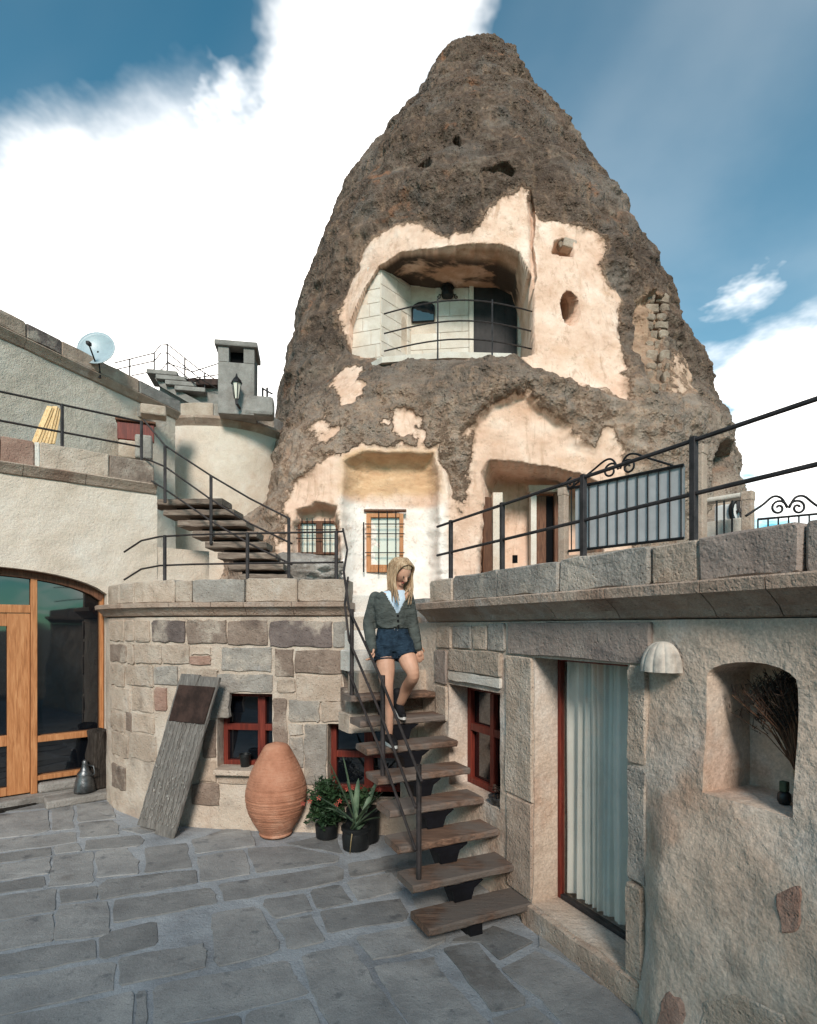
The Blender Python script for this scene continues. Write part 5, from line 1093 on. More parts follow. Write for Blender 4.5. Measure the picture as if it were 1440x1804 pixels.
# stringer: zigzag steel plates under the treads with a bent foot at each
def so(s, z_, o): return rw(s, z_, o)
oc_ = 0.46
m = MB(); pts = []
for k in range(8): pts += [(k * RUN + 0.235, TZ0 + k * RISE - 0.058), (k * RUN + 0.235 + 0.004, TZ0 + (k + 1) * RISE - 0.22)]
up = []; lo = []
for k in range(8):
    zt = TZ0 + k * RISE - 0.057; s0 = k * RUN
    up += [(s0 + 0.06, zt), (s0 + 0.25, zt)]
lo = [(7 * RUN + 0.27, TZ0 + 7 * RISE - 0.22), (0.20, -0.01), (0.05, -0.01)]
poly_ = up + lo
m.prism([so(s, z_, oc_ - 0.05) for s, z_ in poly_], RN * 0.10); m.build('stringer', 'stringer_steel', stair)
for k in range(7):
    m = MB(); s0 = k * RUN; zt = TZ0 + k * RISE; za, zb = zt + 0.004, zt + RISE - 0.058
    m.add([so(s0 + 0.235, za, oc_ + 0.07), so(s0 + 0.235, za, oc_ - 0.07), so(s0 + 0.225, zb - 0.05, oc_ - 0.09), so(s0 + 0.215, zb, oc_ - 0.16), so(s0 + 0.215, zb, oc_ + 0.16), so(s0 + 0.225, zb - 0.05, oc_ + 0.09),
           so(s0 + 0.26, za, oc_ + 0.07), so(s0 + 0.26, za, oc_ - 0.07), so(s0 + 0.25, zb - 0.05, oc_ - 0.09), so(s0 + 0.24, zb, oc_ - 0.16), so(s0 + 0.24, zb, oc_ + 0.16), so(s0 + 0.25, zb - 0.05, oc_ + 0.09)],
          [(0, 1, 2, 3, 4, 5), (11, 10, 9, 8, 7, 6), (0, 6, 7, 1), (1, 7, 8, 2), (2, 8, 9, 3), (3, 9, 10, 4), (4, 10, 11, 5), (5, 11, 6, 0)]); m.build('bracket', 'stringer_steel', stair)
# whitewashed stone steps in the opening
stp = thing('stone_steps', tuple(rw(7.6 * RUN, 1.5, 0.4)), 'whitewashed stone steps in the wall opening above the timber stair', 'steps')
for k in range(8, 13):
    s0 = k * RUN; zt = TZ0 + k * RISE; o1 = 0.66 + (0.06 if k < 10 else 0); m = MB()
    piece(round_poly(rect(s0 + 0.006, s0 + RUN * 1.6, -0.12, o1), 0.16, 0.006, 40 + k, 0.02), lambda s, o, h, zt=zt: rw(s, zt + h, o), -0.21, 0.0, 0.014, k, 0.003).build('step', 'plaster_white' if k > 8 else 'ashlar_tan', stp)
for q, (za, zb, s1_, o1) in enumerate(((1.16, 1.345, 7 * RUN + 0.62, 0.80), (1.35, 1.555, 7 * RUN + 0.58, 0.78), (1.16, 1.345, 13 * RUN + .3, 0.70), (1.35, 1.555, 13 * RUN + .3, 0.70))):
    s0_ = 7 * RUN + 0.30 if q < 2 else 7 * RUN + 0.64
    piece(round_poly(rect(s0_, s1_, -0.1, o1), 0.12, 0.008, 60 + q, 0.03), lambda s, o, h, zb=zb: rw(s, zb + h, o), za - zb, 0.0, 0.012, q, 0.004).build('steps_core', ('ashlar_tan', 'ashlar_brown')[q % 2], stp)
m = MB(); m.prism([rw(9 * RUN + .2, 1.56, -0.1), rw(13.2 * RUN, 1.56, -0.1), rw(13.2 * RUN, 1.56, 0.62), rw(9 * RUN + .2, 1.56, 0.62)], (0, 0, 0.38)); m.build('steps_core', 'mortar_wall', stp)
m = MB(); m.prism([rw(11 * RUN + .2, 1.94, -0.1), rw(13.6 * RUN, 1.94, -0.1), rw(13.6 * RUN, 1.94, 0.62), rw(11 * RUN + .2, 1.94, 0.62)], (0, 0, 0.38)); m.build('steps_core', 'mortar_wall', stp)

# ------------------------------------------------------------------ railings
def rod(pts, r, name, mat, par, n=7): m = MB(); m.tube(pts, r, n); return m.build(name, mat, par)
# stair railing: three posts, three slanting rods
sr = thing('stair_railing', tuple(rw(0.3, 0, 0.85)), 'slanting rusty iron railing with three rods on the timber stair', 'railing')
def spost(k, o=0.80): return rw(k * RUN + 0.09, TZ0 + k * RISE, o)
PK = [(1, 0.79), (4, 0.80), (7, 0.84)]; HH = [0.83, 0.83, 0.80]
for (k, o), h in zip(PK, HH):
    q = spost(k, o); rod([q, q + Vector((0, 0, h))], 0.020, 'post', 'iron', sr)
lip_ = cw(S_END - 0.03, 2.70, -0.05)
for f, e0_, e1_ in ((1.0, -0.10, 0), (0.64, -0.02, 0), (0.27, 0.02, 0)):
    P1_, P2_, P3_ = [spost(k, o) + Vector((0, 0, h * f)) + RN * 0.028 for (k, o), h in zip(PK, HH)]
    pts = [P1_ + (P1_ - P2_) * 0.16 * (1 if f == 1 else 0.1), P1_, P2_, P3_]
    if f == 1.0: pts += [P3_ + Vector((-0.06, 0.10, 0.36)), lip_ + Vector((0.02, 0.0, 0.32)), lip_ + Vector((-0.03, 0.02, 0.55))]
    elif f > 0.5: pts += [P3_ + Vector((-0.05, 0.10, 0.34)), lip_ + Vector((0.03, -0.02, 0.02))]
    rod(pts, 0.0115, 'rail', 'iron_thin', sr)
# railing on the curved wall
cr_ = thing('wall_railing', tuple(cw(cs(430), 2.7, -0.1)), 'two-bar iron railing on the curved stone wall below the curved stair', 'railing')
for x in (278, 430, 589):
    q = cw(cs(x), 2.70, -0.10); rod([q - Vector((0, 0, 0.05)), q + Vector((0, 0, 0.53))], 0.020, 'post', 'iron', cr_)
for h in (0.52, 0.19):
    pts = [cw(cs(s), 2.70 + h, -0.10) for s in (268, 330, 390, 430, 480, 540, 589)]
    p0 = cw(cs(216), 2.70 + h - 0.14, -0.02); pts = [p0, (p0 + pts[0]) / 2 + Vector((0, 0, 0.045))] + pts
    pts += [cw(S_END - 0.06, 2.70 + h, -0.08)]
    rod(pts, 0.011, 'rail', 'iron_thin', cr_)
# railing on the right parapet
pr = thing('parapet_railing', tuple(rw(0, 2.65, -0.12)), 'two-bar iron railing along the right terrace parapet', 'railing')
for x in (782, 872, 1015, 1211):
    s = rs(x) + 0.04; q = rw(s, 2.64, -0.10)
    m = MB(); m.box(q + Vector((0, 0, 0.285)), 0.034, 0.034, 0.60, RU, bev=0.003); m.build('post', 'iron', pr)
for h in (0.565, 0.275):
    rod([rw(-4.2, 2.64 + h, -0.10), rw(rs(1211), 2.64 + h, -0.10), rw(rs(1015), 2.64 + h, -0.10), rw(SE + 0.06, 2.64 + h, -0.10)], 0.0125, 'rail', 'iron', pr)
# railing on the house terrace
hr = thing('roof_terrace_railing', tuple(lw(-1, 4.47, -0.12)), 'two-bar iron railing on the house roof terrace beside the straw bundle', 'railing')
for x in (112, 253): q = lw(ls(x), 4.46, -0.10); rod([q, q + Vector((0, 0, 0.58))], 0.021, 'post', 'iron', hr)
for h in (0.57, 0.22): rod([lw(-4.2, 4.46 + h, -0.10), lw(ls(112), 4.46 + h, -0.10), lw(ls(253), 4.46 + h, -0.10)], 0.014, 'rail', 'iron_thin', hr)

# ------------------------------------------------------------------ curved stair to the house terrace
cst = thing('curved_stair', at(400, 1020, 7.6), 'curved stair of worn grey boards rising beside the round building', 'stair')
CT = []
for i in range(8):                       # an even flight turning gently as it comes down
    t = i / 7; x = 330 + 138 * t + 10 * math.sin(t * 3); y = 886 + 132 * t; CT.append((x, y, 132 - 46 * t, 7.95 - 0.6 * t, 0.10 - 0.28 * t))
for i, (x, y, wpx, d, yaw) in enumerate(CT):
    ax = Vector((math.cos(yaw), -math.sin(yaw) * 0.5, 0)); ay = Vector((ax.y * -1, ax.x, 0))
    m = plank(MB(), at(x, y, d) + ay * 0.12, ax, ay, wpx * d / FPX, 0.40, 0.085, 70 + i, 0.007, 8); m.build('tread', 'tread_grey', cst)
m = MB(); zs = [at(x, y, d) for x, y, wpx, d, yaw in CT]
m.tube([zs[0] + Vector((0.1, 0.25, -0.08)), zs[3] + Vector((0.02, 0.25, -0.09)), zs[5] + Vector((0.0, 0.25, -0.1)), zs[7] + Vector((0.0, 0.2, -0.16))], 0.06, 8); m.build('stringer', 'stringer_steel', cst)
for i in range(7):
    a, b_ = zs[i], zs[i + 1]; m = MB(); m.box((a + b_) / 2 + Vector((0.0, 0.20, 0.0)), 0.62, 0.03, max(abs(a.z - b_.z) - 0.05, 0.03)); m.build('tread_gap_shade', 'dark_door', cst)  # dark panels stand in for the shade in the gaps between treads
cs_r = thing('curved_stair_railing', at(372, 960, 7.4), 'sloping three-bar iron railing following the curved stair', 'railing')
for x, y0, y1, d in ((291, 785, 886, 7.7), (372, 838, 958, 7.5), (509, 912, 1018, 7.1)): rod([at(x, y0, d), at(x, y1, d)], 0.021, 'post', 'iron', cs_r)
for pts in ([(253, 739, 7.75), (291, 785, 7.7), (372, 838, 7.5), (440, 878, 7.3), (509, 913, 7.1)], [(255, 807, 7.75), (291, 822, 7.7), (372, 880, 7.5), (440, 922, 7.3), (515, 958, 7.1)], [(267, 847, 7.75), (291, 862, 7.7), (372, 918, 7.5), (440, 958, 7.3), (515, 995, 7.1)]):
    rod([at(*p) for p in pts], 0.0125, 'rail', 'iron_thin', cs_r)
# ------------------------------------------------------------------ clay jar
jb = on_floor(486, 1487); jb.y += 0.24; jb.x = (486 - HX) / FPX * jb.y
jar = thing('clay_jar', (jb.x, jb.y, 0.0), 'huge egg-shaped terracotta jar standing upside down by the curved wall', 'jar')
jd = jb.y; kz = jd / FPX
prof = []
JP = [(1487, 41), (1472, 43), (1455, 47), (1435, 50.5), (1415, 52.5), (1400, 53), (1385, 52), (1370, 48.5), (1355, 42), (1345, 36), (1336, 28), (1330, 20), (1326, 8), (1325, 1)]
zb_ = 0.016; top_y = 1325; Hj = (1487 - 1325) * kz
ring_z = [(1440, 0.9), (1420, 0.8), (1428, 0.5), (1402, 1.0), (1455, 0.7)]
for i in range(90):
    t = i / 89; yy_ = 1487 - (1487 - 1325) * t
    rr = float(np.interp(-yy_, [-p[0] for p in JP], [p[1] for p in JP])) * kz
    rr *= 1.0
    gr = sum(0.006 * a_ * math.exp(-((yy_ - y_) / 1.6) ** 2) for y_, a_ in ring_z)
    prof.append((max(rr - gr + 0.0022 * math.sin(yy_ * 1.1) , 0.004), zb_ + Hj * t))
# smooth the taper of the foot
ft = [(1487, 25), (1480, 28), (1470, 35), (1455, 43.5), (1440, 49.5), (1422, 53), (1407, 53), (1392, 50), (1377, 44.5), (1362, 37.5), (1350, 31), (1340, 25.5), (1333, 22), (1329, 19), (1326, 12), (1325, 1)]
prof = []
for i in range(110):
    t = i / 109; yy_ = 1487 - 162 * t
    rr = float(np.interp(-yy_, [-p[0] for p in ft], [p[1] for p in ft]))
    prof.append([rr, yy_, t])
sm = [p[0] for p in prof]
for _ in range(6): sm = [sm[0]] + [(sm[i - 1] + 2 * sm[i] + sm[i + 1]) / 4 for i in range(1, len(sm) - 1)] + [sm[-1]]
prof = [(max(r_ * kz - sum(0.007 * a_ * math.exp(-((p[1] - y_) / 1.5) ** 2) for y_, a_ in ring_z) + 0.0015 * math.sin(p[1] * 1.3), 0.004), zb_ + Hj * p[2]) for r_, p in zip(sm, prof)]
m = MB(); m.lathe(prof, (jb.x, jb.y, 0), 56)
for q in m.v:
    dx, dy = q.x - jb.x, q.y - jb.y; f_ = 1 + 0.02 * n1(dx * 3, dy * 3, q.z * 3, 61) ; q.x = jb.x + dx * f_ + 0.012 * (q.z); q.y = jb.y + dy * f_
m.build('body', 'clay', jar, smooth=True)
m = MB(); m.lathe([(0.10, 0.016), (0.165, 0.018), (0.172, 0.034), (0.165, 0.05), (0.10, 0.05)], (jb.x, jb.y, 0), 40); m.build('rim', 'clay', jar, smooth=True)

# ------------------------------------------------------------------ threshing board leaning on the wall
tl, tr_ = on_floor(234, 1458), on_floor(318, 1480)
tb = thing('threshing_board', tuple((tl + tr_) / 2), 'weathered grey threshing board with a rusty square plate leaning on the wall', 'board')
wv = (tr_ - tl).normalized(); upv = Vector((0.46, 0.07, 1.68)); upn = (upv - wv * upv.dot(wv) * 0.0).normalized(); Lb = upv.length; nb_ = wv.cross(upn).normalized()
if nb_.y > 0: nb_ = -nb_
Wb = 0.60; c0 = (tl + tr_) / 2 + Vector((0, 0, 0.02))
def bp(a, h, o=0.0): return c0 + wv * a + upn * h + nb_ * o
for sgn, dh in ((-1, 0.0), (1, -0.03)):
    m = MB(); plank(m, bp(sgn * Wb / 4, Lb / 2 + dh, 0.0), upn, wv, Lb - (0.02 if sgn > 0 else 0.05), Wb / 2 - 0.008, 0.045, 31 + sgn, 0.005, 16); pk = m.build('plank', 'board_wood', tb)
rg = random.Random(3); m = MB()
nt_ = 0
for r_ in range(56):
    for c_i in range(10):
        a = -Wb / 2 + 0.035 + c_i * (Wb - 0.07) / 9 + rg.uniform(-.006, .006); h = 0.10 + r_ * 0.0205 + (0.010 if c_i % 2 else 0)
        if abs(a) < 0.018 or rg.random() < 0.12: continue
        s_ = rg.uniform(0.6, 1.25)
        q = bp(a, h, 0.0205); m.box(q + nb_ * 0.006, 0.009 * s_, 0.022 * s_, 0.014, wv, upn * 1.0, nb_); nt_ += 1
st_ = m.build('flint_teeth', 'concrete', tb); st_['kind'] = 'stuff'
m = MB()
for i in range(46):
    a = rg.uniform(-Wb / 2 + .03, Wb / 2 - .03); h = rg.uniform(0.06, 0.75); q = bp(a, h, 0.03); s_ = rg.uniform(0.5, 1.1)
    m.box(q, 0.010 * s_, 0.024 * s_, 0.012, (wv + upn * rg.uniform(-.3, .3)), None, nb_)
st_ = m.build('flint_chips', 'flint', tb); st_['kind'] = 'stuff'
m = MB(); plank(m, bp(0.02, Lb * 0.80, 0.032), wv, upn, Wb * 0.90, 0.40, 0.012, 77, 0.004, 6); m.build('rusty_plate', 'rust_plate', tb)

# ------------------------------------------------------------------ pewter jug and log by the glazed door
jq = lw(ls(161) - 0.10, 0.10, 0.16); jug = thing('pewter_jug', tuple(jq), 'bell-shaped pewter jug on the floor by the glazed door', 'jug')
kq = jq.y / FPX
m = MB(); m.lathe([(0.5, 0.0), (17 * kq, 0.004), (17.5 * kq, 4 * kq), (15 * kq, 20 * kq), (12 * kq, 30 * kq), (12.5 * kq, 33 * kq), (8 * kq, 38 * kq), (6 * kq, 44 * kq), (4.5 * kq, 50 * kq), (4.5 * kq, 54 * kq), (2 * kq, 57 * kq)][1:], jq, 32); m.build('body', 'pewter', jug, smooth=True)
m = MB(); m.tube([jq + Vector((13 * kq, -0.02, 28 * kq)), jq + Vector((20 * kq, -0.03, 34 * kq)), jq + Vector((18 * kq, -0.03, 46 * kq)), jq + Vector((5 * kq, -0.01, 48 * kq))], 0.010, 6); m.build('handle', 'pewter', jug, smooth=True)
lq_ = lw(ls(180) - 0.10, 0.10, 0.10); m = MB(); vs0 = len(m.v)
m.lathe([(0.10, 0.0), (0.12, 0.02), (0.115, 0.3), (0.13, 0.45), (0.11, 0.62), (0.125, 0.74), (0.04, 0.76)], lq_ + Vector((0.0, 0.05, 0)), 26)
for q in m.v: q.x += 0.03 * n1(q.x * 9, q.y * 9, q.z * 2, 71); q.y += 0.03 * n1(q.x * 9, q.y * 9, q.z * 2, 72); q.z += 0.05 * n1(q.x * 14, q.y * 14, 0, 73) if q.z > 0.7 else 0
new_thing_mesh(m, 'log', 'dark_log', 'dark weathered tree log standing between glazed door and curved wall', 'log', auto=30)
mt_ = MB(); a0 = on_floor(-40, 1442); mt_.prism([on_floor(-60, 1446), on_floor(64, 1419), on_floor(56, 1408), on_floor(-60, 1420)], (0, 0, 0.03)); new_thing_mesh(mt_, 'doormat', 'doormat', 'dark doormat in front of the pine glazed door', 'doormat')

# ------------------------------------------------------------------ plants by the stair
rg = random.Random(11)
ab = on_floor(627, 1506); ab.y += 0.14; ab.x = (627 - HX) / FPX * ab.y; ka = ab.y / FPX
ag = thing('agave_plant', (ab.x, ab.y, 0.0), 'spiky agave with long grey-green leaves in a black pot beside the stair', 'potted plant')
m = MB(); m.lathe([(0.10, 0.016), (0.125, 0.02), (0.135, 0.12), (0.13, 0.18), (0.145, 0.2), (0.145, 0.23), (0.125, 0.235), (0.12, 0.2), (0.01, 0.19)], (ab.x, ab.y, 0), 32); m.build('pot', 'black_pot', ag, auto=40)
def blade(m, base, dirh, L, wdt, rise, droop, fold=0.25, n=12):
    dirh = Vector(dirh).normalized(); side = Vector((-dirh.y, dirh.x, 0)); rows = []
    for i in range(n + 1):
        t = i / n; p = Vector(base) + dirh * (L * t * math.cos(rise) * (1 + droop * t)) + Vector((0, 0, L * (math.sin(rise) * t - droop * t * t * 0.75)))
        ww = wdt * (0.55 + 0.9 * t) * (1 - t) ** 0.55 * 1.2 if t < 1 else 0.0008
        nrm = Vector((0, 0, 1)) * math.cos(rise) - dirh * math.sin(rise)
        rows.append([p - side * ww + nrm * ww * fold * 2, p - side * ww * 0.5 + nrm * ww * fold * 0.6, p, p + side * ww * 0.5 + nrm * ww * fold * 0.6, p + side * ww + nrm * ww * fold * 2])
    m.grid(rows)
tops = [(578, 1335, 0.1), (604, 1330, 0.05), (612, 1375, 0.2), (560, 1395, 0.5), (664, 1375, 0.2), (672, 1390, 0.4), (690, 1402, 0.5), (585, 1420, 0.9), (645, 1430, 0.9), (600, 1440, 0.9), (660, 1440, 0.8), (632, 1370, 0.1), (680, 1420, 0.6)]
for i, (x, y, dr_) in enumerate(tops):
    tip = at(x, y, ab.y + rg.uniform(-0.28, 0.22)); base = Vector((ab.x + rg.uniform(-.04, .04), ab.y + rg.uniform(-.04, .04), 0.20)); dv = tip - base
    hl = math.hypot(dv.x, dv.y); droop = dr_ * 0.35; L = max(dv.length, 0.3) * (1 + droop * 0.5); rise = math.atan2(dv.z + L * droop * 0.75, max(hl, 0.02))
    m = MB(); blade(m, base, (dv.x, dv.y, 0) if hl > 0.02 else (1, 0.2, 0), L, rg.uniform(0.032, 0.046), rise, droop); m.build('leaf', 'agave_leaf' if i % 5 else 'cactus', ag, smooth=True)
for i in range(1):
    m = MB(); b0 = Vector((ab.x + 0.02 * i - .02, ab.y - 0.13, 0.22)); m.tube([b0, b0 + Vector((-0.01 + .01 * i, -0.03, -0.08)), b0 + Vector((-0.02 + 0.015 * i, -0.045, -0.2))], [0.008, 0.006, 0.002], 5); m.build('dry_stalk', 'dry_leaf', ag)
def leafy(name, label, cx_, cy_, zc, rx, ry, rz_, n, nf, seed, potr=0.12, poth=0.2, hang=0.0, lsz=0.028):
    rg2 = random.Random(seed); t = thing(name, (cx_, cy_, 0.016), label, 'potted plant')
    m = MB(); m.lathe([(potr * 0.8, 0.016), (potr, 0.03), (potr * 1.1, poth), (potr * 0.95, poth + 0.005), (0.01, poth - 0.03)], (cx_, cy_, 0), 24); m.build('pot', 'black_pot', t, auto=40)
    stm = MB(); lv = MB(); fl = MB(); c_ = Vector((cx_, cy_, zc))
    for i in range(26):
        a = rg2.uniform(0, 6.28); q = c_ + Vector((rx * 0.8 * math.cos(a) * rg2.random(), ry * 0.8 * math.sin(a) * rg2.random(), rz_ * rg2.uniform(-.3, .9)))
        stm.tube([Vector((cx_, cy_, poth - 0.03)), (Vector((cx_, cy_, poth)) + q) / 2 + Vector((0, 0, 0.04)), q], [0.006, 0.005, 0.002], 5)
    for i in range(n):
        while True:
            d_ = Vector((rg2.uniform(-1, 1), rg2.uniform(-1, 1), rg2.uniform(-1, 1)))
            if 0.2 < d_.length < 1: break
        d_ *= 0.75 + 0.25 * math.sin(d_.x * 7 + seed) * math.cos(d_.z * 6)
        p = c_ + Vector((d_.x * rx, d_.y * ry, d_.z * rz_ - hang * (d_.x ** 2 + d_.y ** 2)))
        s_ = lsz * rg2.uniform(0.6, 1.3); ax = Vector((rg2.uniform(-1, 1), rg2.uniform(-1, 1), rg2.uniform(-.6, .6))).normalized(); ay = ax.cross(Vector((rg2.uniform(-.6, .6), rg2.uniform(-.6, .6), 1))).normalized(); az = ax.cross(ay)
        lv.add([p - ax * s_, p - ay * s_ * 0.5 + az * s_ * .15, p + ax * s_, p + ay * s_ * 0.5 + az * s_ * .15], [(0, 1, 2), (0, 2, 3)])
    o = stm.build('stems', 'cactus', t); o['kind'] = 'stuff'
    o = lv.build('foliage', 'dark_leaf', t, fix=False); o['kind'] = 'stuff'
    for i in range(nf):
        a = rg2.uniform(0, 6.28); p = c_ + Vector((rx * 0.9 * math.cos(a), -ry * abs(math.sin(a)) * 0.9, rz_ * rg2.uniform(-.2, 1.05))); m = MB()
        for k in range(5):
            b1 = 2 * math.pi * k / 5; e = Vector((math.cos(b1), -0.3, math.sin(b1))) * 0.02; f2 = Vector((math.cos(b1 + .6), -0.3, math.sin(b1 + .6))) * 0.02
            m.add([p, p + e, p + (e + f2) * 0.75, p + f2], [(0, 1, 2, 3)])
        m.build('flower', 'petal', t, fix=False)
    return t
gb = on_floor(576, 1478)
leafy('geranium_plant', 'bushy dark-green geranium with small red flowers between jar and agave', gb.x, gb.y, 0.40, 0.27, 0.19, 0.34, 2400, 5, 5, 0.11, 0.16, 0.12)
gb2 = on_floor(640, 1484)
leafy('window_geranium', 'small red-flowering geranium in a dark box under the stair window', gb2.x, gb2.y + 0.02, 0.46, 0.20, 0.10, 0.12, 480, 3, 15, 0.16, 0.34, 0.0, 0.024)
# mug-like flowerpot on the left sill, bowl on the stair window sill
b0, tx0, nr0, Lw0 = w1b; sp = b0 + tx0 * 0.28 + nr0 * 0.15; pz = W1[2]
pot = thing('sill_pot', (sp.x, sp.y, pz), 'small black flowerpot on the sill of the red window behind the jar', 'flowerpot')
m = MB(); m.lathe([(0.045, 0.002), (0.06, 0.11), (0.066, 0.112), (0.066, 0.14), (0.055, 0.14), (0.05, 0.11)], (sp.x, sp.y, pz), 24); m.build('body', 'black_pot', pot, auto=40)
m = MB(); m.lathe([(0.01, 0.10), (0.05, 0.115), (0.01, 0.122)], (sp.x, sp.y, pz), 18); m.build('soil', 'doormat', pot)
bq = rw(rs(868) , WZ0, -0.08); bowl = thing('sill_bowl', tuple(bq), 'pewter bowl of dry plants on the sill of the window beside the stair', 'bowl')
m = MB(); m.lathe([(0.05, 0.003), (0.08, 0.02), (0.10, 0.07), (0.105, 0.075), (0.095, 0.07), (0.02, 0.03)], bq, 28); m.build('body', 'pewter', bowl, smooth=True)
m = MB(); rg = random.Random(21)
for i in range(160):
    a = rg.uniform(0, 6.28); r_ = rg.uniform(0, 0.09); p = bq + Vector((r_ * math.cos(a), r_ * math.sin(a), rg.uniform(0.06, 0.17))); s_ = 0.016
    ax = Vector((rg.uniform(-1, 1), rg.uniform(-1, 1), rg.uniform(-1, 1))).normalized(); ay = ax.orthogonal().normalized(); m.add([p - ax * s_, p + ay * s_ * .6, p + ax * s_, p - ay * s_ * .6], [(0, 1, 2, 3)])
o = m.build('dry_plants', 'heather', bowl, fix=False); o['kind'] = 'stuff'

# ------------------------------------------------------------------ broom in the niche
bb = rw(NS0 + 0.05, NZ0 + 0.006, -0.10); bt = rw(NS1 - 0.17, NZC - 0.06, -0.20)
broom = thing('twig_broom', tuple(bb), 'upright broom of dry brown twigs tied with cord in the arched niche', 'broom')
rg = random.Random(4); m = MB(); dr_ = MB(); ubr = (bt - bb); tie = bb + Vector((0, 0, 0.17)) + RU * 0.004
for i in range(260):
    j0 = Vector((rg.gauss(0, .010), rg.gauss(0, .010), rg.uniform(0, 0.02))); t_ = tie + Vector((rg.gauss(0, .009), rg.gauss(0, .009), rg.uniform(-.01, .01)))
    sp_ = rg.gauss(0, 1); so_ = rg.gauss(0, 1)
    end = tie + RU * (0.10 + 0.085 * sp_) + RN * (-0.02 + 0.028 * so_) + Vector((0, 0, rg.uniform(0.30, 0.44) - abs(sp_) * 0.03))
    mid = (t_ + end) / 2 + RU * (-0.018) + Vector((0, 0, 0.03))
    def clampn(p):
        s_ = (p - RP).dot(RU); o_ = (p - RP).dot(RN); s_ = min(max(s_, NS0 + .015), NS1 - .02); o_ = min(max(o_, -0.29), 0.0); return RP + RU * s_ + RN * o_ + Vector((0, 0, min(p.z, NZC - 0.035)))
    m.tube([clampn(bb + j0), t_, clampn(mid), clampn(end)], [0.0036, 0.0034, 0.0028, 0.0014], 4)
    for q in range(9):
        f = rg.uniform(0.5, 1.0); p = clampn(t_.lerp(end, f) + Vector((0, 0, 0.02))); e = clampn(p + Vector((rg.gauss(0, .02), rg.gauss(0, .02), rg.uniform(.01, .05))))
        dr_.tube([p, e], [0.0030, 0.0012], 3)
o = m.build('twigs', 'twig', broom); o['kind'] = 'stuff'
o = dr_.build('brush_tips', 'heather', broom); o['kind'] = 'stuff'
m = MB(); m.lathe([(0.022, -0.012), (0.026, 0.0), (0.022, 0.012)], tie, 14); m.build('binding', 'rope', broom)
pq = rw(NS0 + 0.14, NZ0, -0.13); pp = thing('niche_pot', tuple(pq), 'tiny dark green pot beside the broom in the niche', 'pot')
m = MB(); m.lathe([(0.022, 0.002), (0.03, 0.02), (0.028, 0.05), (0.018, 0.06)], pq, 18); m.build('body', 'black_pot', pp, smooth=True)
m = MB(); m.box(pq + Vector((0, 0, 0.085)), 0.035, 0.03, 0.05, RU, bev=0.006); m.build('lid', 'cactus', pp)
# straw bundle on the house terrace
sb = at(80, 770, 7.65); bun = thing('straw_bundle', tuple(sb), 'bundle of yellow boards leaning behind the house terrace railing', 'bundle')
for i in range(6):
    m = MB(); a = at(60 + i * 6.5, 782, 7.7 + .02 * i); e = at(88 + i * 3.2, 716 + (i % 3) * 3, 7.9 + .015 * i); ax = (e - a).normalized(); ay = ax.cross(Vector((0, -1, 0))).normalized()
    plank(m, (a + e) / 2, ax, ay, (e - a).length, 0.075, 0.014, 40 + i, 0.002, 5); m.build('slat', 'straw', bun)

# ------------------------------------------------------------------ iron gate panel and pillars on the right terrace
g0, g1 = at(1003, 975, 9.1), at(1206, 945, 7.75); g0.z = g1.z = 0; gdir = (g1 - g0).normalized(); gL = (g1 - g0).length; gn = Vector((gdir.y, -gdir.x, 0))
if gn.y > 0: gn = -gn
def gp(a, z_, o=0.0): return g0 + gdir * (gL * a) + gn * o + Vector((0, 0, z_))
gz0, gz1 = 3.40, 4.40
gt = thing('iron_gate', tuple(gp(0.5, 2.5)), 'iron barred panel with scrolls backed by grey sheet metal on the right terrace', 'gate')
m = MB(); m.prism([gp(0.06, gz0, -0.02), gp(1, gz0, -0.02), gp(1, gz1, -0.02), gp(0.06, gz1, -0.02)], gn * 0.012); m.build('backing_sheet', 'sheet_metal', gt)
for z_ in (gz0, gz1): rod([gp(0, z_, 0.02), gp(1, z_, 0.02)], 0.022, 'frame_bar', 'black_iron', gt)
for k in range(12): a = 0.03 + 0.95 * k / 11; rod([gp(a, gz0, 0.02), gp(a, gz1, 0.02)], 0.010, 'bar', 'black_iron', gt, 6)
def scrolls(par, P_, a_c, z_, r0, wid, end, mat='black_iron', th=0.016):
    for sg in (-1, 1):
        c_ = P_(a_c + sg * wid, z_ + r0 + 0.01); sp_ = spiral(c_, gdirx * -sg, (0, 0, 1), r0, 1.45, 0.0 if True else 0, 1 if True else -1)
        m = MB(); m.tube(sp_, th, 7)
        top_ = [P_(a_c + sg * (wid - r0 * unit), z_ + r0 + 0.01), P_(a_c + sg * wid * 0.7, z_ + r0 * 2.3), P_(a_c + sg * wid * 1.6, z_ + r0 * 2.5), P_(a_c + sg * (wid + end * 0.5), z_ + r0 * 1.5), P_(a_c + sg * (wid + end), z_ + 0.02)]
        dense = []
        for i in range(len(top_) - 1):
            p0, p1, p2, p3 = top_[max(i - 1, 0)], top_[i], top_[i + 1], top_[min(i + 2, len(top_) - 1)]
            for j in range(6):
                t = j / 6; dense.append(0.5 * ((2 * p1) + (p2 - p0) * t + (2 * p0 - 5 * p1 + 4 * p2 - p3) * t * t + (3 * p1 - p0 - 3 * p2 + p3) * t ** 3))
        dense.append(top_[-1]); m.tube(dense, th, 7); o = m.build('scroll', mat, par, smooth=True)
gdirx = gdir; unit = 1 / gL
scrolls(gt, lambda a, z_: gp(a, z_, 0.02), 0.48, gz1, 0.125, 0.078, 0.36)
m = MB(); m.tube(spiral(gp(0.035, gz1 + 0.07, 0.04), gdir, (0, 0, 1), 0.09, 1.4, math.pi / 2, 1), 0.018, 7); m.build('scroll', 'black_iron', gt, smooth=True)
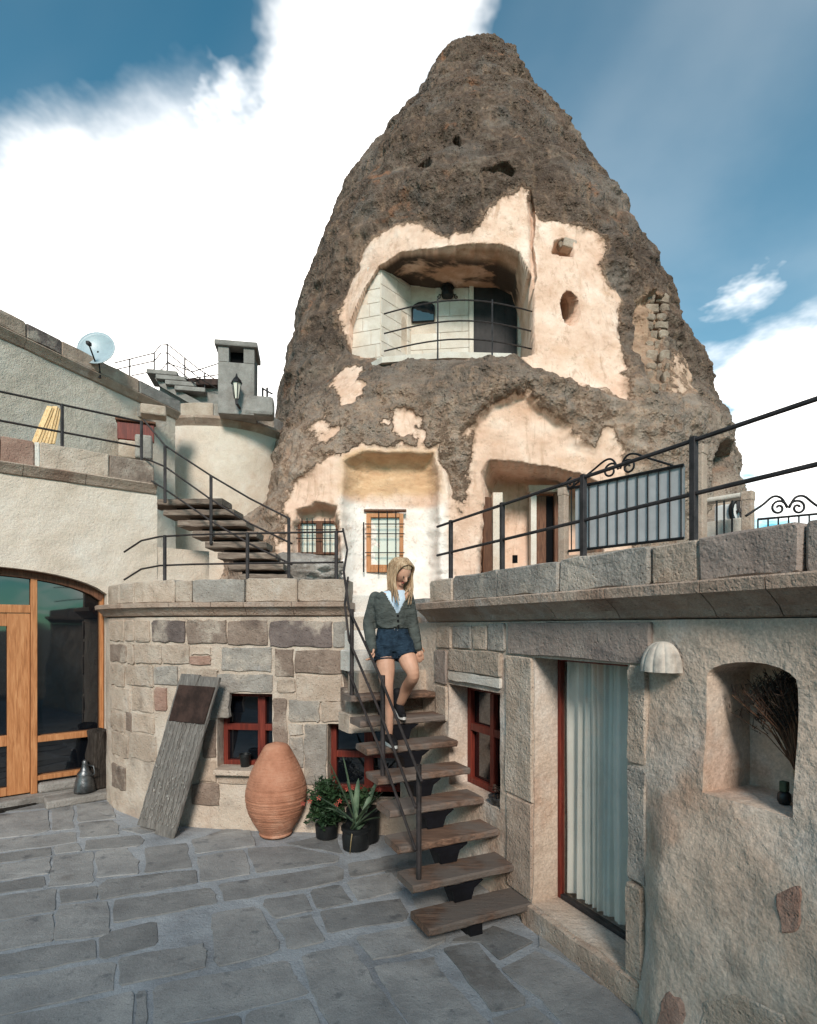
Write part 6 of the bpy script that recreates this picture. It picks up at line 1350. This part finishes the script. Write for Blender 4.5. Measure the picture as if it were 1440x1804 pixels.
m = MB(); m.prism([gp(-0.02, 2.45, -0.2), gp(1.0, 2.45, -0.2), gp(1.0, 2.45, 0.03), gp(-0.02, 2.45, 0.03)], (0, 0, 0.88)); new_thing_mesh(m, 'low_wall', 'cornice_stone', 'low beige stone wall under the iron barred panel', 'wall')
def pillar(x, y0, y1, d, wpx, label, mat, cap=True):
    c_ = at(x, y1, d); c_.z = 2.45; top_ = EYE + (HY - y0) / FPX * d; wd = wpx * d / FPX; t = thing('stone_pillar', tuple(c_), label, 'pillar')
    m = MB(); m.box(Vector((c_.x, c_.y, (2.45 + top_) / 2)), wd, wd, top_ - 2.45, gdir, bev=0.015); m.build('shaft', mat, t)
    if cap: m = MB(); m.box(Vector((c_.x, c_.y, top_ + 0.045)), wd * 1.12, wd * 1.12, 0.13, gdir, bev=0.015); m.build('cap', mat, t)
pillar(993, 872, 975, 9.15, 14, 'brown stone post at the porch end of the iron barred panel', 'cornice_stone')
pillar(1231, 800, 945, 7.6, 22, 'tall tan stone pillar with a square cap beside the iron panel', 'cornice_stone')
pillar(1318, 880, 930, 7.9, 17, 'short tan stone pillar next to the air fan', 'cornice_stone')
sh = thing('stone_counter', at(1280, 900, 8.4), 'short barred stone counter with a wavy top between two pillars', 'counter')
m = MB(); m.box(at(1281, 878, 8.3), 0.62, 0.22, 0.07, gdir, bev=0.025); m.build('counter_top', 'ashlar_cream', sh)
m = MB(); m.box(at(1281, 935, 8.5), 0.62, 0.16, 0.32, gdir, bev=0.02); m.build('counter_base', 'ashlar_cream', sh)
for x in (1263, 1276, 1290): rod([at(x, 882, 8.2), at(x, 950, 8.2)], 0.013, 'bar', 'black_iron', sh, 6)
fan = thing('air_fan', at(1302, 905, 8.7), 'round dark fan casing behind the barred stone counter', 'fan')
fq = at(1303, 900, 8.75); m = MB(); ring_ = [fq + Vector((0.13 * math.cos(2 * math.pi * i / 28), 0, 0.19 * math.sin(2 * math.pi * i / 28))) for i in range(29)]; m.tube(ring_, 0.035, 8); m.build('casing', 'black_iron', fan, smooth=True)
m = MB()
for k in range(4):
    a = math.pi / 2 * k + .4; e = Vector((math.cos(a), 0, math.sin(a) * 1.3)); f2 = Vector((-math.sin(a), 0.4, math.cos(a)))
    m.add([fq + e * 0.02 - f2 * 0.02, fq + e * 0.115 - f2 * 0.05, fq + e * 0.115 + f2 * 0.05, fq + e * 0.02 + f2 * 0.02], [(0, 1, 2, 3)])
m.lathe([(0.03, -0.02), (0.03, 0.02)], fq, 12); m.build('blades', 'iron', fan)
m = MB(); m.box(at(1281, 905, 8.9), 0.30, 0.2, 0.26, gdir, bev=0.02); new_thing_mesh(m, 'white_box', 'white_box', 'small white box behind the barred stone counter', 'box')
# scrolled fence at the far right
fc = thing('scroll_fence', at(1390, 915, 6.6), 'low black iron fence with scrolls beyond the right parapet', 'fence')
def fp(a, z_): return Vector((a, 6.6 - (a - 4.0) * 0.1, z_))
fx0, fx1 = at(1335, 0, 6.6).x, at(1470, 0, 6.6).x; fz = EYE + (HY - 912) / FPX * 6.6
rod([fp(fx0, fz - 0.02), fp(fx1, fz + 0.05)], 0.014, 'rail', 'black_iron', fc); rod([fp(fx0, fz - 0.42), fp(fx1, fz - 0.40)], 0.014, 'rail', 'black_iron', fc)
for k in range(9): a = fx0 + (fx1 - fx0) * k / 8; rod([fp(a, 2.6), fp(a, fz - 0.02 + 0.07 * k / 8)], 0.009, 'bar', 'black_iron', fc, 6)
gdirx = Vector((1, -0.1, 0)).normalized(); unit = 1.0
scrolls(fc, fp, at(1385, 0, 6.6).x, fz + 0.0, 0.095, 0.105, 0.36, th=0.014)
# ------------------------------------------------------------------ woman walking down the stair
def ball(m, c, r, n=10):
    rows = []
    rr = r if isinstance(r, (tuple, list)) else (r, r, r); c = Vector(c)
    vs_ = [c + Vector((0, 0, -rr[2]))]; fs = []
    for j in range(1, n):
        t = -math.pi / 2 + math.pi * j / n
        for i in range(2 * n): a = math.pi * i / n; vs_.append(c + Vector((rr[0] * math.cos(t) * math.cos(a), rr[1] * math.cos(t) * math.sin(a), rr[2] * math.sin(t))))
    vs_.append(c + Vector((0, 0, rr[2]))); k = 2 * n
    for i in range(k): fs.append((0, 1 + (i + 1) % k, 1 + i)); fs.append((len(vs_) - 1, 1 + (n - 2) * k + i, 1 + (n - 2) * k + (i + 1) % k))
    for j in range(n - 2):
        for i in range(k): fs.append((1 + j * k + i, 1 + j * k + (i + 1) % k, 1 + (j + 1) * k + (i + 1) % k, 1 + (j + 1) * k + i))
    m.add(vs_, fs)
def limb(m, pts, rr, n=14):
    """a tapered limb through the joints, round at both ends"""
    P_ = [Vector(p) for p in pts]; dense, rad_ = [], []
    for i in range(len(P_) - 1):
        p0, p1, p2, p3 = P_[max(i - 1, 0)], P_[i], P_[i + 1], P_[min(i + 2, len(P_) - 1)]
        for j in range(6):
            t = j / 6; dense.append(0.5 * ((2 * p1) + (p2 - p0) * t + (2 * p0 - 5 * p1 + 4 * p2 - p3) * t * t + (3 * p1 - p0 - 3 * p2 + p3) * t ** 3)); ts = t * t * (3 - 2 * t); rad_.append(rr[i] * (1 - ts) + rr[i + 1] * ts)
    dense.append(P_[-1]); rad_.append(rr[-1]); m.tube(dense, rad_, n); ball(m, P_[0], rr[0], 8); ball(m, P_[-1], rr[-1], 8)
def loft(m, rings, n=24, fwd=(0, -1, 0)):
    f_ = Vector(fwd).normalized(); s_ = Vector((0, 0, 1)).cross(f_).normalized() * -1; rows = []
    for c, rx, ry in rings: rows.append([Vector(c) + s_ * (rx * math.copysign(abs(math.cos(2 * math.pi * i / n)) ** 0.85, math.cos(2 * math.pi * i / n))) + f_ * (ry * math.sin(2 * math.pi * i / n)) for i in range(n)])
    vs_ = [p for r_ in rows for p in r_]; fs = [(j * n + i, j * n + (i + 1) % n, (j + 1) * n + (i + 1) % n, (j + 1) * n + i) for j in range(len(rows) - 1) for i in range(n)]
    fs.append(tuple(range(n))); fs.append(tuple((len(rows) - 1) * n + i for i in range(n))); m.add(vs_, fs)
def fused(m, voxel, smooth_it, name):
    """weld overlapping volumes into one continuous skin"""
    me_ = m.mesh(name); o = bpy.data.objects.new(name, me_); COL.objects.link(o)
    md = o.modifiers.new('r', 'REMESH'); md.mode = 'VOXEL'; md.voxel_size = voxel; md.use_smooth_shade = True
    md = o.modifiers.new('s', 'SMOOTH'); md.iterations = smooth_it; md.factor = 0.5
    bpy.context.view_layer.update(); me2 = bpy.data.meshes.new_from_object(o.evaluated_get(bpy.context.evaluated_depsgraph_get())); bpy.data.objects.remove(o)
    out = MB(); out.v = [v.co.copy() for v in me2.vertices]; out.f = [tuple(p.vertices) for p in me2.polygons]; bpy.data.meshes.remove(me2); return out
FWD = Vector((0.30, -0.95, 0)).normalized(); SIDE = Vector((0.95, 0.30, 0)).normalized()
footR = rw(1.16, TZ0 + 5 * RISE, 0.645); footL = rw(1.43, TZ0 + 6 * RISE, 0.455)
pel = at(694, 1136, 5.04)
woman = thing('person', (footR.x, footR.y, footR.z), 'woman in grey cardigan and denim shorts walking down the timber stair', 'person')
wst = at(692, 1108, 5.05); chs = at(690, 1064, 5.04); nkb = at(698, 1038, 5.03); nk = at(703, 1028, 5.00); hd = at(708, 1008, 4.95)
hipA, hipB = at(677, 1143, 5.02), at(711, 1143, 5.02)
knA, calA, ankA = at(682, 1213, 4.93), at(684, 1243, 4.98), Vector((footR.x, footR.y, footR.z + 0.085)) - FWD * 0.07
knB, calB, ankB = at(728, 1190, 4.93), at(718, 1212, 5.10), at(704, 1243, 5.26)
shA, shB = at(662, 1053, 5.05), at(718, 1051, 5.02)
elA, wrA = at(650, 1098, 5.06), at(655, 1140, 4.95); elB, wrB = at(727, 1098, 5.06), at(735, 1138, 5.02)
b_m = MB()
loft(b_m, [(pel + Vector((0, 0, -0.05)), 0.135, 0.10), (pel, 0.155, 0.115), (pel.lerp(wst, 0.6), 0.13, 0.10), (wst, 0.112, 0.088), (wst.lerp(chs, 0.5), 0.122, 0.095), (chs, 0.140, 0.105), (chs.lerp(nkb, 0.6), 0.145, 0.09), (nkb, 0.075, 0.06)], 26, FWD)
limb(b_m, [nkb - Vector((0, 0, 0.03)), nk, hd], [0.052, 0.048, 0.05])
fdir = Vector((0.46, -0.60, -0.66)).normalized(); fs_ = fdir.cross(Vector((0, 0, 1))).normalized(); fu = fs_.cross(fdir).normalized()
def hp_(a, u_, f_): return hd + fs_ * a + fu * u_ + fdir * f_
hb_ = MB(); ball(hb_, (0, 0, 0), 1.0, 14)
k0 = len(b_m.v); b_m.add([hp_(v.x * (0.072 - 0.016 * max(0, -v.z)), v.z * 0.108, v.y * (0.088 - 0.012 * max(0, -v.z))) for v in hb_.v], hb_.f)
limb(b_m, [hp_(0, 0.01, 0.078), hp_(0, -0.018, 0.102), hp_(0, -0.032, 0.090)], [0.009, 0.012, 0.012], 8)       # nose
ball(b_m, hp_(0, -0.085, 0.055), 0.026, 8)                                                                       # chin
for sg in (-1, 1): ball(b_m, hp_(0.074 * sg, -0.005, 0.0), (0.012, 0.018, 0.026), 6)                              # ears
for hip, kn, cal, ank in ((hipA, knA, calA, ankA), (hipB, knB, calB, ankB)):
    limb(b_m, [hip, hip.lerp(kn, 0.45) + FWD * 0.015, kn, cal - FWD * 0.015, cal.lerp(ank, 0.6), ank], [0.090, 0.080, 0.055, 0.054, 0.043, 0.036], 16)
for sh, el, wr in ((shA, elA, wrA), (shB, elB, wrB)): limb(b_m, [sh, sh.lerp(el, .5), el, el.lerp(wr, .45), wr], [0.050, 0.044, 0.038, 0.036, 0.026], 12)
def hand(m, wr, dirv, palm_n, curl, thumb_side):
    d_ = Vector(dirv).normalized(); pn = Vector(palm_n).normalized(); sd = d_.cross(pn).normalized()
    limb(m, [wr, wr + d_ * 0.03, wr + d_ * 0.075], [0.024, 0.026, 0.024], 8)
    for i, (L_, off) in enumerate(((0.070, -0.030), (0.080, -0.010), (0.075, 0.010), (0.058, 0.029))):
        b0 = wr + d_ * 0.078 + sd * off; a1 = curl * (0.9 + 0.08 * i); a2 = curl * 1.9
        p1 = b0 + (d_ * math.cos(a1) + pn * math.sin(a1)) * L_ * 0.5; p2 = p1 + (d_ * math.cos(a2) + pn * math.sin(a2)) * L_ * 0.5
        limb(m, [b0 - d_ * 0.015, b0, p1, p2], [0.0105, 0.0100, 0.0090, 0.0075], 8)
    tb_ = wr + d_ * 0.02 + sd * (0.024 * thumb_side); t1 = tb_ + (d_ * 0.6 + sd * thumb_side * 0.65 + pn * 0.3).normalized() * 0.035; t2 = t1 + (d_ * 0.85 + sd * thumb_side * 0.15 + pn * 0.45).normalized() * 0.03
    limb(m, [tb_, t1, t2], [0.013, 0.011, 0.009], 8)
hand(b_m, wrA, (0.10, -0.25, -1), (-0.75, -0.5, 0.0), 0.75, -1); hand(b_m, wrB, (0.30, -0.10, -1), (-0.3, 0.9, 0), 0.28, 1)
for ank, ft_, yawv in ((ankA, footR, FWD),): limb(b_m, [ank, Vector((ft_.x, ft_.y, ft_.z + 0.045)) - yawv * 0.08, Vector((ft_.x, ft_.y, ft_.z + 0.04)) + yawv * 0.06], [0.034, 0.034, 0.026], 10)
limb(b_m, [ankB, ankB + Vector((0, 0, -0.05)) + FWD * 0.03, Vector((footL.x, footL.y, footL.z + 0.04)) + FWD * 0.05], [0.036, 0.034, 0.026], 10)
fused(b_m, 0.0062, 4, 'body').build('body', 'skin', woman, smooth=True, fix=False)
# shorts
s_m = MB()
loft(s_m, [(pel + Vector((0, 0, -0.055)), 0.150, 0.120), (pel, 0.170, 0.132), (pel.lerp(wst, 0.5), 0.156, 0.122), (pel.lerp(wst, 1.08), 0.136, 0.108)], 26, FWD)
for hip, kn in ((hipA, knA), (hipB, knB)): limb(s_m, [hip + Vector((0, 0, 0.03)), hip.lerp(kn, 0.06), hip.lerp(kn, 0.16)], [0.100, 0.102, 0.101], 18)
sh_ = fused(s_m, 0.009, 3, 'shorts'); zc_ = pel.z - 0.085
sh_.build('shorts', 'denim', woman, smooth=True, fix=False)
for hip, kn, sg in ((hipA, knA, -1), (hipB, knB, 1)):
    c_ = hip.lerp(kn, 0.29); m = MB(); ax_ = (kn - hip).normalized(); e1 = ax_.orthogonal().normalized(); e2 = ax_.cross(e1)
    m.tube([c_ + (e1 * math.cos(a) + e2 * math.sin(a)) * 0.0975 for a in np.linspace(0, 2 * math.pi, 25)], 0.006, 6); m.build('frayed_hem', 'denim', woman, smooth=True)
m = MB(); loft(m, [(wst + Vector((0, 0, -0.022)), 0.139, 0.111), (wst + Vector((0, 0, 0.012)), 0.134, 0.107)], 28, FWD); m.build('belt', 'boot_black', woman, smooth=True)
bq_ = wst + FWD * 0.110 + Vector((0, 0, -0.006)); m = MB(); m.tube([bq_ + SIDE * (0.016 * math.cos(a)) + Vector((0, 0, 0.014 * math.sin(a))) for a in np.linspace(0, 2 * math.pi, 15)], 0.0035, 6); m.build('buckle', 'pewter', woman)
# white top and open cardigan
t_m = MB(); loft(t_m, [(wst + Vector((0, 0, 0.02)), 0.124, 0.098), (wst.lerp(chs, 0.5), 0.131, 0.104), (chs, 0.148, 0.116), (chs.lerp(nkb, 0.5), 0.146, 0.100), (chs.lerp(nkb, 0.80), 0.112, 0.080), (chs.lerp(nkb, 0.92), 0.085, 0.07)], 28, FWD); t_m.build('top', 'top_white', woman, smooth=True)
c_m = MB(); loft(c_m, [(wst + Vector((0, 0, 0.004)), 0.142, 0.116), (wst + Vector((0, 0, 0.05)), 0.150, 0.124), (wst.lerp(chs, 0.55), 0.156, 0.128), (chs, 0.163, 0.130), (chs.lerp(nkb, 0.5), 0.172, 0.108), (chs.lerp(nkb, 0.85), 0.128, 0.085), (nkb + Vector((0, 0, 0.012)), 0.082, 0.072)], 28, FWD)
for sh, el, wr in ((shA, elA, wrA), (shB, elB, wrB)):
    limb(c_m, [sh, sh.lerp(el, .5) , el, el.lerp(wr, .5), wr + (wr - el) * 0.08], [0.058, 0.057, 0.054, 0.052, 0.044], 14)
for q in range(5):
    a = random.Random(q).uniform(-.1, .1); zq_ = wst.z + 0.03 + q * 0.035; c_ = wst.lerp(chs, 0.2 + q * 0.15)
    c_m.tube([Vector((c_.x, c_.y, zq_)) + SIDE * (0.150 * math.sin(t)) + FWD * (0.122 * math.cos(t)) + Vector((0, 0, 0.02 * math.sin(3 * t + q * 2))) for t in np.linspace(-1.4, 1.4, 17)], 0.010, 6)
cd_ = fused(c_m, 0.010, 3, 'cardigan')
vb = wst.lerp(chs, 0.62); keep = []
for f in cd_.f:
    c_ = sum((cd_.v[i] for i in f), Vector()) / len(f); rel = c_ - vb; a = rel.dot(SIDE) - 0.015; h_ = rel.z; fr_ = rel.dot(FWD)
    if h_ > 0 and abs(a) < 0.010 + h_ * 0.56 and (fr_ > 0.0 or h_ > 0.185): continue
    keep.append(f)
cd_.f = keep; cg = cd_.build('cardigan', 'cardigan', woman, smooth=True, fix=False)
md = cg.modifiers.new('thick', 'SOLIDIFY'); md.thickness = 0.008; md.offset = -1
for i in range(3):
    q = wst.lerp(chs, 0.12 + 0.2 * i) ; m = MB(); bb_ = Vector((q.x, q.y, q.z)) + FWD * 0.131 + SIDE * 0.016; m.lathe([(0.010, -0.003), (0.010, 0.003)], (0, 0, 0), 12)
    m.v = [bb_ + SIDE * v.x + Vector((0, 0, v.y)) + FWD * v.z for v in m.v]; m.build('button', 'boot_black', woman)
# shoes
def shoe(f_, z_, d_, heel_up, nm):
    d_ = Vector(d_).normalized(); m = MB(); s0 = MB(); up_h = Vector((0, 0, heel_up))
    limb(m, [f_ + up_h + Vector((0, 0, 0.05)) - d_ * 0.095, f_ + up_h * 0.5 + Vector((0, 0, 0.052)), f_ + Vector((0, 0, 0.040)) + d_ * 0.085, f_ + Vector((0, 0, 0.034)) + d_ * 0.125], [0.042, 0.042, 0.037, 0.026], 14)
    limb(m, [f_ + up_h + Vector((0, 0, 0.06)) - d_ * 0.085, f_ + up_h + Vector((0, 0, 0.10)) - d_ * 0.080], [0.043, 0.041], 14)
    if nm == 'boot': limb(m, [f_ + up_h + Vector((0, 0, 0.10)) - d_ * 0.08, f_ + up_h + Vector((0, 0, 0.155)) - d_ * 0.06 - FWD * 0.015], [0.042, 0.044], 14)
    sh = fused(m, 0.007, 3, 'shoe').build('shoe', 'shoe_black', woman, smooth=True, fix=False)
    sd = Vector((-d_.y, d_.x, 0)); rows = []
    for a in range(28):
        t = 2 * math.pi * a / 28; x_ = math.cos(t) * 0.140 + 0.012; y_ = math.sin(t) * (0.043 - 0.008 * math.cos(t + 0.6)); hz_ = heel_up * max(0.0, min(1.0, 0.5 - x_ / 0.18))
        rows.append(f_ + d_ * x_ + sd * y_ + Vector((0, 0, hz_)))
    s0.prism(rows, (0, 0, 0.026)); s0.build('sole', 'sole_white', sh)
shoe(footR, footR.z, FWD * 0.9 + RU * -0.3, 0.0, 'shoe'); shoe(footL + FWD * 0.05, footL.z, FWD, 0.07, 'boot')
# face
for sg in (-1, 1): m = MB(); ball(m, hp_(0.029 * sg, 0.008, 0.081), 0.0065, 6); m.build('eye', 'eye_dark', woman, smooth=True)
m = MB(); limb(m, [hp_(-0.02, -0.056, 0.078), hp_(0, -0.054, 0.085), hp_(0.02, -0.056, 0.078)], [0.003, 0.007, 0.003], 8); m.build('mouth', 'lip', woman, smooth=True)
# long fair hair: cap over the skull and locks falling past the shoulders
h_m = MB(); hb_ = MB(); ball(hb_, (0, 0, 0), 1.0, 16); keepv = []
cap = [hp_(v.x * 0.086, v.z * 0.112 + 0.014, v.y * 0.098 - 0.016) for v in hb_.v]
fz_ = [f for f in hb_.f if not (sum(hb_.v[i].y for i in f) / len(f) > 0.42 and sum(hb_.v[i].z for i in f) / len(f) < 0.52)]
h_m.add(cap, fz_); rg = random.Random(2)
for i in range(150):
    side = -1 if i % 5 < 3 else 1; a0_ = rg.uniform(0.0, 1.0); back_ = rg.uniform(-1.0, 0.62)
    st = hp_(0.010 * side + rg.uniform(-.006, .006), 0.122 - 0.03 * abs(back_) ** 2 * 0.8, 0.07 * back_)
    w_ = 0.083 + rg.uniform(0, 0.012)
    q1 = hp_(side * w_ * 0.75, 0.085, 0.078 * back_ - 0.006); q2 = hp_(side * w_, 0.0, 0.086 * back_ - 0.006)
    L_ = rg.uniform(0.17, 0.27); out_ = Vector((side * rg.uniform(-0.01, 0.03), rg.uniform(-.02, .02), 0))
    q3 = q2 + Vector((0, 0, -0.10)) + fs_ * side * 0.006 + out_ * 0.5 - (FWD * 0.015 if back_ < 0.2 else Vector()); q4 = q2 + Vector((0, 0, -L_)) + out_ - SIDE * (0.05 if side < 0 else -0.005) * (1 if back_ < 0.3 else 0.4) - FWD * (0.02 if back_ < 0.2 else -0.03)
    pts_ = []; K_ = [st, q1, q2, q3, q4]
    for s_i in range(4):
        p0, p1, p2, p3 = K_[max(s_i - 1, 0)], K_[s_i], K_[s_i + 1], K_[min(s_i + 2, 4)]
        for j in range(4): t = j / 4; pts_.append(0.5 * ((2 * p1) + (p2 - p0) * t + (2 * p0 - 5 * p1 + 4 * p2 - p3) * t * t + (3 * p1 - p0 - 3 * p2 + p3) * t ** 3))
    pts_.append(q4); n_ = len(pts_); h_m.tube(pts_, [0.0085 * (1 - 0.65 * (k_ / (n_ - 1)) ** 2) for k_ in range(n_)], 5)
h_m.build('hair', 'hair', woman, smooth=True, fix=False)
